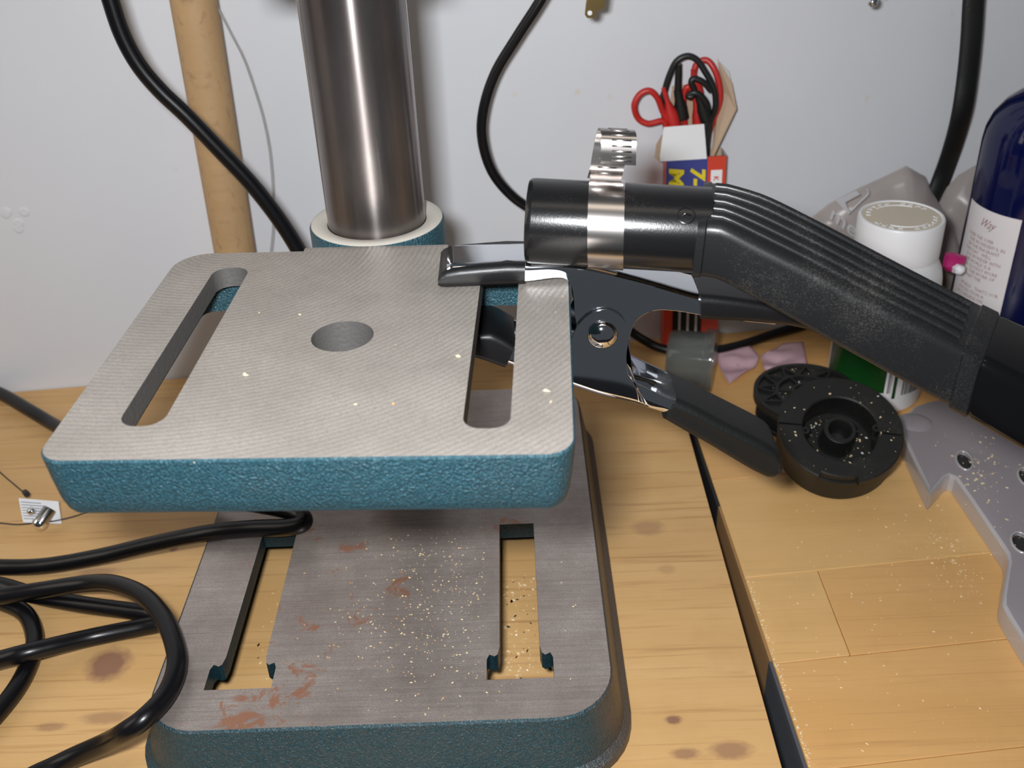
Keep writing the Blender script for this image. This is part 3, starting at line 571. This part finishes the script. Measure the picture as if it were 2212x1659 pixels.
lead('test_lead', 'black test lead with a small kink hooked inside the taller arch', [(1536, 196, 348), (1520, 178, 347), (1500, 170, 347), (1493, 178, 347), (1500, 195, 348), (1492, 209, 347.5), (1487, 206, 348), (1500, 200, 347), (1515, 208, 347), (1526, 225, 348), (1530, 250, 349), (1524, 275, 349), (1518, 320, 350)], 'lead_black', 1.95, [(1508, 205, 1527, 262, 348.5, 2.4, 3.8)])
# ================================================================== bottles
wx, wy = 291.5, 284.0
wb = empty('white_bottle', (wx, wy, 0), 'white plastic bottle with dusty embossed cap and green label', 'bottle')
Zv = Vector((0, 0, 1))
make('body', lathe([(.01, 0), (26.4, 0), (28.4, 1.2), (29.2, 4), (29.2, 80), (28.8, 85), (27.4, 91), (24.8, 96), (23.6, 100), (.01, 100)], (wx, wy, 0), Zv, 56), 'bottle_white', wb)
make('cap', lathe([(23, 98), (24.6, 98.3), (24.8, 100), (24.7, 120.4), (24.1, 121.6), (22.9, 121.8), (22.5, 121.1), (.01, 121.1)], (wx, wy, 0), Zv, 64), 'bottle_white', wb)
make('cap_disc', lathe([(.01, 121.2), (22.3, 121.2), (22.3, 120.6), (.01, 120.6)], (wx, wy, 0), Zv, 56), 'cap_dust', wb, label='dust-filled cap top')
rnd = random.Random(3)
for k in range(26):
    if k % 13 in (0, 1, 6): continue
    a = 2*math.pi*k/26; c = Vector((wx+19.4*math.cos(a), wy+19.4*math.sin(a), 121.3)); Rz = Matrix.Rotation(a+math.pi/2, 3, 'Z')
    make('embossed_mark', join(box(c, (1.1+rnd.random()*2.2, .7, .5), Rz), box(c+Rz @ Vector((1.2, .6, 0)), (.7, 2.6, .5), Rz)), 'bottle_white', wb, False)
for s_ in (1, -1):
    make('embossed_arc', tube([(wx+16.4*math.cos(a), wy+s_*16.4*math.sin(a), 121.25) for a in [math.radians(x) for x in range(50, 131, 8)]], .45, 6, 3), 'bottle_white', wb)
def cyl_patch(cx, cy, r, a0, a1, z0, z1, n=18, nz=1, th=.25):
    vs, fs = [], []
    for rr in (r, r+th):
        for j in range(nz+1):
            for i in range(n+1):
                a = a0+(a1-a0)*i/n; vs.append(Vector((cx+rr*math.cos(a), cy+rr*math.sin(a), z0+(z1-z0)*j/nz)))
    k = (n+1)*(nz+1)
    for j in range(nz):
        for i in range(n):
            q = j*(n+1)+i; fs += [(q, q+n+1, q+n+2, q+1), (k+q, k+q+1, k+q+n+2, k+q+n+1)]
    for i in range(n): fs += [(i, i+1, k+i+1, k+i), (nz*(n+1)+i, k+nz*(n+1)+i, k+nz*(n+1)+i+1, nz*(n+1)+i+1)]
    for j in range(nz):
        q0, q1 = j*(n+1), j*(n+1)+n; fs += [(q0, k+q0, k+q0+n+1, q0+n+1), (q1, q1+n+1, k+q1+n+1, k+q1)]
    return vs, fs
R_ = math.radians
make('green_label', cyl_patch(wx, wy, 29.2, R_(175), R_(262), 16, 64, 20), 'label_green', wb); make('white_label', cyl_patch(wx, wy, 29.2, R_(262.5), R_(345), 13, 64, 20), 'label_white', wb, label='white label with bar code')
make('green_stripe', cyl_patch(wx, wy, 29.4, R_(272), R_(276), 12, 64, 4), 'label_green', wb)
aa = 264.0
for k in range(26):
    wdt = rnd.choice((.7, .9, 1.3)); aa += wdt
    if not 270 < aa < 282: make('bar_line', cyl_patch(wx, wy, 29.4, R_(aa), R_(aa+wdt*.8), 14 if aa > 281 else 16, 40 if aa < 320 else 36, 1), 'ink_grey', wb, False)
    aa += .9
for k in range(5): make('bar_line', cyl_patch(wx, wy, 29.4, R_(212+k*4.2), R_(214+k*4.2), 48-k*.6, 62, 1), 'label_white', wb, False)
bx, by, br = 384.0, 311.0, 38.0
bb = empty('blue_bottle', (bx, by, 0), 'tall cobalt blue bottle with closely printed white label', 'bottle')
make('body', lathe([(.01, 0), (34, 0), (37, 1.5), (br, 5), (br, 152), (37.2, 160), (34.5, 168), (29, 176), (22, 182), (15, 187), (13.5, 191), (13.5, 205), (.01, 205)], (bx, by, 0), Zv, 64), 'blue_bottle', bb)
make('cap', lathe([(15.5, 200), (15.8, 201), (15.8, 222), (14.5, 224), (.01, 224)], (bx, by, 0), Zv, 40), 'bottle_white', bb)
LA0, LA1, LZ0, LZ1 = R_(172), R_(234), 22, 117
lab = make('label', cyl_patch(bx, by, br, LA0, LA1, LZ0, LZ1, 26), 'label_white', bb)
def on_label(vf, x0, z0, d=.3):
    return ([Vector((bx+(br+d)*math.cos(LA0+(x0+v.x)/br), by+(br+d)*math.sin(LA0+(x0+v.x)/br), z0+v.y)) for v in vf[0]], vf[1])
make('lettering', on_label(bold_italic(text_mesh('Way', 8, 2), .72, .5), 15, LZ1-11, .35), 'ink_brown', lab, False, fix=False)
frag = ['OVER THE OVER', 'THE WONDERFUL IN', 'OR THE FRAGRANT', 'THIS DAY   WELL', 'IS A WONDER WITH', 'THE WORLD IS A', 'IN A GOODLY WORK', 'ALL THE WORK OF', 'IN THAT THE', '', 'WORLD   THAT\'S OUR', 'A IS DILUTION A', 'ACCORDING ON', 'WISH  AS', 'SELF-MADE', '', 'DECREASING', 'IS IN THE BLESSED', '', 'ACCORDING TO', 'SUPER WORLD', 'RATIONAL THING', 'FREELY  AND']
for i, s_ in enumerate(frag):
    if s_: make('lettering', on_label(bold_italic(text_mesh(s_, 3.2, 1), .88, 0), 7+(i*5 % 3), LZ1-19.5-i*3.3, .35), 'ink_brown', lab, False, fix=False)
# ================================================================== plastic bag, wrapper, films
def pillow(out, front, bulge, seed, rings=12, wr=2.2):
    c = sum(out, Vector())/len(out); n = len(out); vs = []; fs = []
    for side in (1, 0):
        st0 = len(vs)
        for k in range(rings+1):
            f = 1-k/rings
            for j, p in enumerate(out):
                q = c + (p-c)*f; b = (1-f*f)**.6 if side else -.15*(1-f*f); nz_ = noise.noise(Vector((q.x*.06+seed, q.z*.06, side*5.)))*wr + abs(noise.noise(Vector((q.x*.03+seed, q.z*.045, q.x*.02))))*wr*2.2
                vs.append(q + front*(bulge*b + (nz_ if k else 0)))
        for k in range(rings):
            for j in range(n):
                a = st0+k*n+j; b2 = st0+k*n+(j+1) % n; fs.append((a, b2, b2+n, a+n))
    return vs, fs
bag = empty('plastic_bag', at_wall(1950, 560, 25), 'crumpled translucent grey plastic bag behind the white bottle', 'bag')
def densify(l, n=3): return [Vector(a).lerp(Vector(b), k/n) for a, b in zip(l, l[1:]+l[:1]) for k in range(n)]
o1 = [at_wall(x, y, 14) for x, y in [(1752, 470), (1790, 440), (1850, 408), (1905, 383), (1957, 358), (1998, 381), (2012, 412), (2035, 450), (2058, 482), (2070, 520), (2083, 556), (2085, 640), (2050, 720), (1900, 740), (1760, 700), (1735, 560)]]
make('front_lobe', pillow(densify(o1), -WN, 17, 1.3), 'bag_film', bag, angle=75)
o2 = [at_wall(x, y, 6) for x, y in [(2020, 452), (2045, 405), (2070, 378), (2115, 352), (2150, 350), (2170, 480), (2160, 600), (2100, 680), (2060, 600), (2045, 520)]]
make('back_lobe', pillow(densify(o2), -WN, 16, 6.1), 'bag_film', bag, angle=75)
def bagpt(x, y): return at_wall(x, y, 37)
tm = text_mesh('mezu', 34, 3, .3); w_ = max(v.x for v in tm[0])
tp0, tpx, tpy = bagpt(1790, 470), bagpt(1885, 545)-bagpt(1790, 470), bagpt(1801, 440)-bagpt(1790, 470)
make('bag_lettering', ([tp0 + tpx*(v.x/w_*1.0) + tpy*(v.y/26) for v in tm[0]], tm[1]), 'bag_print', bag, False, fix=False)
make('bag_emblem', panel([bagpt(1806, 433), bagpt(1850, 412), bagpt(1858, 420), bagpt(1826, 437), bagpt(1832, 452), bagpt(1838, 460), bagpt(1832, 462)], .2, WN), 'bag_print', bag, False); make('bag_emblem', tube([bagpt(1838, 456), bagpt(1858, 436), bagpt(1876, 418), bagpt(1872, 409)], .5, 5, 2), 'bag_print', bag)
def crumple(out, depth, seed, amp, n=3):
    return pillow(densify(out, n), Vector((0, -1, .2)), depth, seed, 6, amp)
wr_ = empty('pink_wrapper', at_y(2060, 600, 330), 'crumpled magenta wrapper with white tip beside the blue bottle', 'wrapper')
make('foil', crumple([at_y(x, y, 300) for x, y in [(2036, 570), (2042, 546), (2060, 545), (2087, 553), (2085, 568), (2072, 580), (2055, 574), (2052, 588), (2044, 586), (2034, 575)]], 5, 2, 2.2), 'magenta_foil', wr_, angle=20)
make('white_tip', crumple([at_y(x, y, 296) for x, y in [(2054, 575), (2066, 568), (2080, 573), (2079, 584), (2066, 592), (2056, 588)]], 4, 9, 2), 'cotton_white', wr_, angle=25)
make('amber_vial', lathe([(.01, 0), (8.5, 0), (9, 1), (9, 56), (7, 60), (.01, 60)], (337, 332, 0), Zv, 28), 'amber', label='amber vial below the magenta wrapper', cat='vial')
def sheet(name, pts, z, mt, label, seed):
    out = densify([at_z(x, y, z) for x, y in pts], 4); c = sum(out, Vector())/len(out); vs = []; fs = []; n = len(out); K = 8
    for k in range(K+1):
        for p in out:
            q = c+(p-c)*(1-k/K); h = noise.noise(Vector((q.x*.09+seed, q.y*.09, 0)))*3.2 + noise.noise(Vector((q.x*.03, q.y*.03, seed)))*4; vs.append(q + Vector((0, 0, max(.3-z, h if k else h*.5))))
    for k in range(K):
        for j in range(n): a = k*n+j; b = k*n+(j+1) % n; fs.append((a, b, b+n, a+n))
    return solid(make(name, (vs, fs), mt, None, True, label, 'plastic film', angle=25), .25)
sheet('pink_film_sheet', [(1546, 762), (1620, 748), (1642, 768), (1630, 790), (1575, 824), (1560, 800)], 4, 'pink_film', 'pale pink plastic film sheet beside the clear cup', 3.3)
sheet('pink_film_sheet', [(1645, 768), (1690, 742), (1735, 738), (1745, 800), (1700, 818), (1650, 800)], 5, 'pink_film', 'pale pink plastic film sheet behind the lattice-topped spool', 8.8)
# clear cup lying on its side
ca = at_z(1530, 782, 19); cdv = (at_z(1450, 768, 21)-ca); cdv.z = 0; cdv.normalize(); ca.z = 20.6
cup = empty('clear_cup', (ca.x, ca.y, 0), 'smoky clear plastic cup lying on its side behind the clamp handle', 'cup')
make('wall', solid and lathe([(17.5, 0), (18.2, 0), (18.2, 1), (17.4, 24), (16, 26), (.01, 26), (.01, 25), (15.4, 25), (16.6, 23.6), (17.4, 1)], ca, cdv, 40), 'smoky_plastic', cup); make('rim', lathe([(18.0, -4), (20.4, -4), (20.5, -3.6), (20.5, 2.6), (20.2, 3), (18.2, 3), (17.8, 2.8)], ca, cdv, 40), 'smoky_plastic', cup)
# ================================================================== black spools
def spool_frame(c, nrm):
    u, v, n_ = frame_of(nrm); return u, v, n_
n1 = Vector((-.04, -.42, .91)).normalized(); f0 = at_z(1812, 1078, 0)
r1 = 34.0; hgt = 24.0
side = Vector((n1.x, n1.y, 0)).normalized(); low = (side - n1*side.dot(n1)).normalized()   # in-plane direction pointing down the tilt
c1 = Vector((f0.x, f0.y, 0)) - low*31.5; c1.z += .3 - min(0, (c1+low*31.5).z)
c1 = Vector((f0.x, f0.y, .4)) - low*31.5
sp = empty('string_spool', (c1.x, c1.y, 0), 'black plastic spool with deep hollow centre tilted towards the front', 'spool', 'black trimmer spools')
make('drum', lathe([(.01, 0), (31.5, 0), (32.3, .8), (32.0, hgt-5.5), (20.6, hgt-5.5), (20.4, 9), (20, 7), (.01, 7)], c1, n1, 64), 'spool_plastic', sp, angle=35)
make('hub', lathe([(6.2, 8), (6.2, 22.2), (6.6, 22.8), (8.4, 22.8), (8.9, 22.3), (9.6, 7), (6.2, 7)], c1, n1, 40), 'spool_plastic', sp, angle=40)
uu, vv, nn1 = spool_frame(c1, n1)
def arc_block(c, n_, ri, ro, h0, h1, a0, a1, k=24):
    u, v, d = frame_of(n_); rings = []
    for i in range(k+1):
        a = a0+(a1-a0)*i/k; e = u*math.cos(a)+v*math.sin(a); ro_ = ro
        rings.append([c+e*ri+d*h0, c+e*ro_+d*h0, c+e*(ro_+.0)+d*(h1-.7), c+e*(ro_-.7)+d*h1, c+e*(ri+.7)+d*h1, c+e*ri+d*(h1-.7)])
    return loft(rings)
def ang_of(px, py):
    h = on_plane(px, py, n1, n1.dot(c1+n1*hgt)) - (c1+n1*hgt); return math.atan2(h.dot(vv), h.dot(uu))
al, ar, an0, an1 = ang_of(1690, 914), ang_of(1945, 940), ang_of(1768, 1030), ang_of(1858, 1042)
def span(a, b, via):
    b2 = b
    while b2 < a: b2 += 2*math.pi
    v2 = via
    while v2 < a: v2 += 2*math.pi
    return (a, b2) if v2 < b2 else (b2-2*math.pi, a)
top_mid, bot_mid = ang_of(1815, 838), ang_of(1815, 1050)
a0, a1 = span(al, ar, top_mid); make('rim_half', arc_block(c1, n1, 20.5, r1, hgt-5.6, hgt, a0+.02, a1-.02, 40), 'spool_plastic', sp, angle=35)
b0_, b1_ = span(al, ar, bot_mid)
m0, m1 = span(an0, an1, bot_mid)
while m0 < b0_: m0 += 2*math.pi; m1 += 2*math.pi
make('rim_half', join(arc_block(c1, n1, 20.5, r1, hgt-5.6, hgt, b0_+.02, m0, 20), arc_block(c1, n1, 20.5, r1-3.2, hgt-5.6, hgt, m0, m1, 12), arc_block(c1, n1, 20.5, r1, hgt-5.6, hgt, m1, b1_-.02, 20)), 'spool_plastic', sp, angle=35)
for a in (al, ar):
    e = uu*math.cos(a+.16)+vv*math.sin(a+.16); make('eyelet', lathe([(.9, 0), (2.3, 0), (2.3, 5.2), (.9, 5.2), (.9, 1)], c1+e*19.4+n1*(hgt-5.6), n1, 16), 'spool_plastic', sp, angle=40)
c2 = at_z(1741, 845, 20); n2 = Vector((-.03, -.03, 1)).normalized(); c2.z = .9
s2 = empty('string_spool', (c2.x, c2.y, 0), 'black plastic spool with lattice-ribbed top behind the hollow spool', 'spool', 'black trimmer spools')
make('drum', lathe([(.01, 0), (28.5, 0), (29, .6), (29, 3), (28.5, 3.6), (22, 4.2), (22, 13.4), (30.6, 14), (31.2, 14.6), (31.2, 17.4), (30.6, 18), (.01, 18)], c2, n2, 64), 'spool_plastic', s2, angle=35)
u2, v2, d2 = frame_of(n2)
def ringy(c, n_, ri, ro, h0, h1, k=56): return lathe([(ri, h0), (ro, h0), (ro, h1-.3), (ro-.3, h1), (ri+.3, h1), (ri, h1-.3)], c, n_, k)
for (ri, ro) in ((28.6, 31.2), (16.2, 18.2), (6.4, 8.4)): 
    rg = [[c2 + (u2*math.cos(2*math.pi*j/56)+v2*math.sin(2*math.pi*j/56))*r + d2*h for j in range(56)] for r, h in ((ri, 17.8), (ri, 20.0), (ro, 20.0), (ro, 17.8))]
    make('ring_rib', loft(rg, False, False), 'spool_plastic', s2, angle=35)
for k in range(12):
    a, b = 2*math.pi*k/12, 2*math.pi*(k+.5)/12
    for (ra, aa_, rb_, ab) in ((17.5, a, 29.2, b), (29.2, b, 17.5, a+2*math.pi/12)):
        p, q = c2+(u2*math.cos(aa_)+v2*math.sin(aa_))*ra+d2*18.8, c2+(u2*math.cos(ab)+v2*math.sin(ab))*rb_+d2*18.8; dv = (q-p); X = dv.normalized(); Rm = Matrix((X, d2.cross(X), d2)).transposed()
        make('lattice_rib', box((p+q)/2, (dv.length, 1.3, 2.3), Rm), 'spool_plastic', s2, False)
for k in range(6):
    a = 2*math.pi*(k+.3)/6; p = c2+(u2*math.cos(a)+v2*math.sin(a))*12.2+d2*18.8; X = u2*math.cos(a)+v2*math.sin(a); make('lattice_rib', box(p, (8.6, 1.3, 2.3), Matrix((X, d2.cross(X), d2)).transposed()), 'spool_plastic', s2, False)
# ================================================================== grey metal bracket
bk = empty('metal_bracket', (330, 150, 0), 'grey painted metal tool base with holes and folded edge under the nozzle end', 'bracket')
ZK = 11.0
outp = [(1947, 925), (1952, 945), (1962, 968), (1985, 1018), (2000, 1050), (2011, 1068), (2030, 1047), (2043, 1031), (2053, 1026), (2063, 1031), (2090, 1070), (2130, 1128), (2165, 1180), (2174, 1194), (2177, 1212), (2172, 1240), (2165, 1285), (2165, 1305), (2178, 1330), (2212, 1385), (2290, 1500), (2420, 1500), (2420, 830), (2100, 830), (2040, 860), (2005, 866), (1975, 876), (1956, 895)]
ob = [at_z(x, y, ZK) for x, y in outp]; ob2 = [(p.x, p.y) for p in ob]
if sum(a[0]*b[1]-b[0]*a[1] for a, b in zip(ob2, ob2[1:]+ob2[:1])) < 0: ob2.reverse()
def hole_at(px, py, rx, ry, rot=.0, n=24):
    c = at_z(px, py, ZK); return [(c.x+rx*math.cos(t)*math.cos(rot)-ry*math.sin(t)*math.sin(rot), c.y+rx*math.cos(t)*math.sin(rot)+ry*math.sin(t)*math.cos(rot)) for t in [2*math.pi*k/n for k in range(n)]]
hs = [hole_at(2083, 995, 4.4, 9.0, -.25), hole_at(2206, 1172, 4.8, 8.2, -.25), hole_at(2216, 1030, 4.0, 8.5, -.25)]
make('plate', shell([(off(ob2, -2.0, 0), ZK), (off(ob2, -1.0, 0), ZK-.35), (off(ob2, -.25, 0), ZK-1.1), (off(ob2, 0, 0), ZK-2.4), (off(ob2, .1, 0), .3)], hs, ZK, 2.2, off(ob2, -2.6, 0), None, lambda x, y, z: Vector((x, y, z)), (0, 1, 1)), ['grey_paint', 'grey_paint_lit_edge'], bk, angle=30)
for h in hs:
    make('hole_shade_disc', ([Vector((x, y, 8.6)) for x, y in h]+[Vector((x, y, 7.6)) for x, y in h], [tuple(range(24)), tuple(range(47, 23, -1))]+[(i, (i+1) % 24, (i+1) % 24+24, i+24) for i in range(24)]), 'slot_dark', bk, False)  # added dark disc, stands in for the shade inside the hole
    make('hole_rim', tube([Vector((x, y, ZK+.05)) for x, y in h+h[:1]], .75, 8, raw=True), 'grey_paint_lit_edge', bk, angle=70)
q0 = at_z(1968, 915, ZK)
make('embossed_lobe', lathe([(.01, 1.6), (5, 1.5), (8.5, .9), (10.5, 0), (.01, -.4)], (q0.x+3, q0.y+1, ZK-.2), Zv, 32), 'grey_paint', bk)
# ================================================================== things hanging at the top edge
pl = empty('wall_plug', at_wall(1275, -60, 60), 'brass plug blades hanging at the top edge above the loop of thin cord', 'plug')
def blade(px0, py0, px1, py1, w, hole=True):
    a, b = at_wall(px0, py0, 60), at_wall(px1, py1, 60); d = (b-a).normalized(); n_ = -WN; sd = d.cross(n_).normalized(); L = (b-a).length; out = [(-w/2, 0), (w/2, 0), (w/2, L-1.5), (w/2-1.3, L), (-w/2+1.3, L), (-w/2, L-1.5)]
    return panel([a + sd*x + d*y for x, y in out], 1.5, n_)
make('blade', blade(1288, -70, 1274, 38, 6.2), 'brass', pl, False); make('blade', blade(1306, -80, 1294, 20, 5.2), 'brass', pl, False)
hp = at_wall(1274, 28, 62); make('blade_hole', lathe([(.01, 0), (1.3, 0), (1.3, .25), (.01, .25)], hp, -WN, 16), 'card_white', pl)
make('plug_body', bev(box(at_wall(1300, -130, 62), (26, 20, 34)), 4, 3), 'vinyl_matte', pl)
spr = empty('hanging_spring', at_wall(1886, 4, 40), 'chrome ball-ended spring hanging at the top edge', 'spring')
sb = at_wall(1885, 4, 40); make('ball_end', lathe([(3.1*math.sin(t), -3.1*math.cos(t)) for t in [math.pi*k/12 for k in range(13)]], sb, Zv, 24), 'chrome', spr)
make('coil', tube([sb + Vector((4.6*math.cos(t)+1, 4.6*math.sin(t), 3+t*7.5/(2*math.pi))) for t in [k*.3 for k in range(150)]], 1.1, 8, raw=True), 'steel_bolt', spr)
# ================================================================== wall dents, dust and chips
for k, (x, y) in enumerate([(12, 462), (52, 458), (40, 482), (40, 494), (14, 458)]):
    p = at_wall(x, y, 0); make('wall_dent', lathe([(.01, .25), (1.6, .5), (2.7, .45), (3.6, -.2)], p, -WN, 14), 'wall_paint', bpy.data.objects['wall_back'], cat=None)
def flakes(name, label, spots, mats, size, seed):
    """spots: list of world points; tiny shavings"""
    rr = random.Random(seed); V, Fs, M = [], [], []
    for p, nrm in spots:
        u, v, n_ = frame_of(nrm); a = rr.random()*6.28; e, g = u*math.cos(a)+v*math.sin(a), v*math.cos(a)-u*math.sin(a); L = size*(.35+1.1*rr.random()**2); w_ = L*(.25+.4*rr.random()); k = len(V)
        V += [p+n_*.1-e*L, p+n_*.15+g*w_, p+n_*.1+e*L*.8, p+n_*.1-g*w_, p+n_*(.3+.5*rr.random()*L)+e*L*.2]
        Fs += [(k, k+1, k+4), (k+1, k+2, k+4), (k+2, k+3, k+4), (k+3, k, k+4), (k, k+3, k+2, k+1)]; M += [0 if rr.random() < .8 else 1]*5
    return make(name, (V, Fs, M), mats, None, False, label, 'sawdust', kind='stuff', fix=False)
rr = random.Random(11)
def inslot(x, y): return any(abs(x-c) < 15.5 and 19 < y < 126 for c in (58.4, -61.4))
sp_ = []
while len(sp_) < 640:
    x, y = rr.gauss(22, 26), rr.gauss(70, 36)
    if -90 < x < 92 and 3 < y < 122 and not inslot(x, y): sp_.append((Vector((x, y, ZB)), Zv))
flakes('sawdust', 'pale sawdust sprinkled over the rusty base plate', sp_, ['wood_flake', 'wood_flake_orange'], .62, 1)
sp_ = [(Vector((58.4+rr.uniform(-8, 8), rr.uniform(22, 120), .1)), Zv) for _ in range(150)] + [(Vector((-61.4+rr.uniform(-8, 8), rr.uniform(22, 120), .1)), Zv) for _ in range(60)]
flakes('sawdust', 'sawdust and shavings lying in the slots of the base', sp_, ['wood_flake', 'swarf'], 1.1, 2)
sp_ = [(at_z(x, y, ZT), Zv) for x, y in [(768, 874), (855, 745), (560, 676), (648, 680), (420, 1000), (850, 872), (1180, 845), (1190, 868), (1215, 640), (1200, 675), (530, 810), (990, 770)]]
flakes('sawdust', 'few wood chips lying on the milled table top', sp_, ['wood_flake', 'wood_flake_orange'], 1.15, 3)
sp_ = []
for _ in range(260):
    e = at_z(rr.gauss(2080, 55), rr.gauss(1170, 55), 0)
    if e.x < 293 and e.y < 180: sp_.append((e, Zv))
for _ in range(240):
    y = rr.uniform(-20, 110); sp_.append((Vector((gx(y)+.4+abs(rr.gauss(0, 1.0)), y, .05)), Zv))
for _ in range(160): e = at_z(rr.uniform(1700, 2160), rr.uniform(1000, 1640), 0); sp_.append((e, Zv))
flakes('sawdust', 'sawdust scattered on the bench beside the gap and bracket', [(p, n_) for p, n_ in sp_ if p.x > gx(p.y)+.3], ['wood_flake', 'wood_flake'], .75, 4)
sp_ = [(at_z(rr.gauss(2120, 22), rr.gauss(1025, 28), ZK), Zv) for _ in range(70)] + [(at_z(rr.uniform(2010, 2212), rr.uniform(930, 1180), ZK), Zv) for _ in range(60)]
flakes('sawdust', 'sawdust clumps on the grey metal bracket', [s_ for s_ in sp_ if s_[0].x > 297], ['wood_flake', 'wood_flake'], 1.0, 5)
sp_ = []
for _ in range(110):
    a = rr.random()*6.28; r = rr.uniform(21, 33) if rr.random() < .45 else rr.uniform(10, 19.5); h = hgt if r > 20.5 else 7.1; sp_.append((c1+(uu*math.cos(a)+vv*math.sin(a))*r+n1*h, n1))
for _ in range(70): a = rr.random()*6.28; r = 30*math.sqrt(rr.random()); sp_.append((c2+(u2*math.cos(a)+v2*math.sin(a))*r+d2*18.1, d2))
flakes('sawdust', 'sawdust flecks on the two black spools', sp_, ['wood_flake', 'cotton_white'], .8, 6)
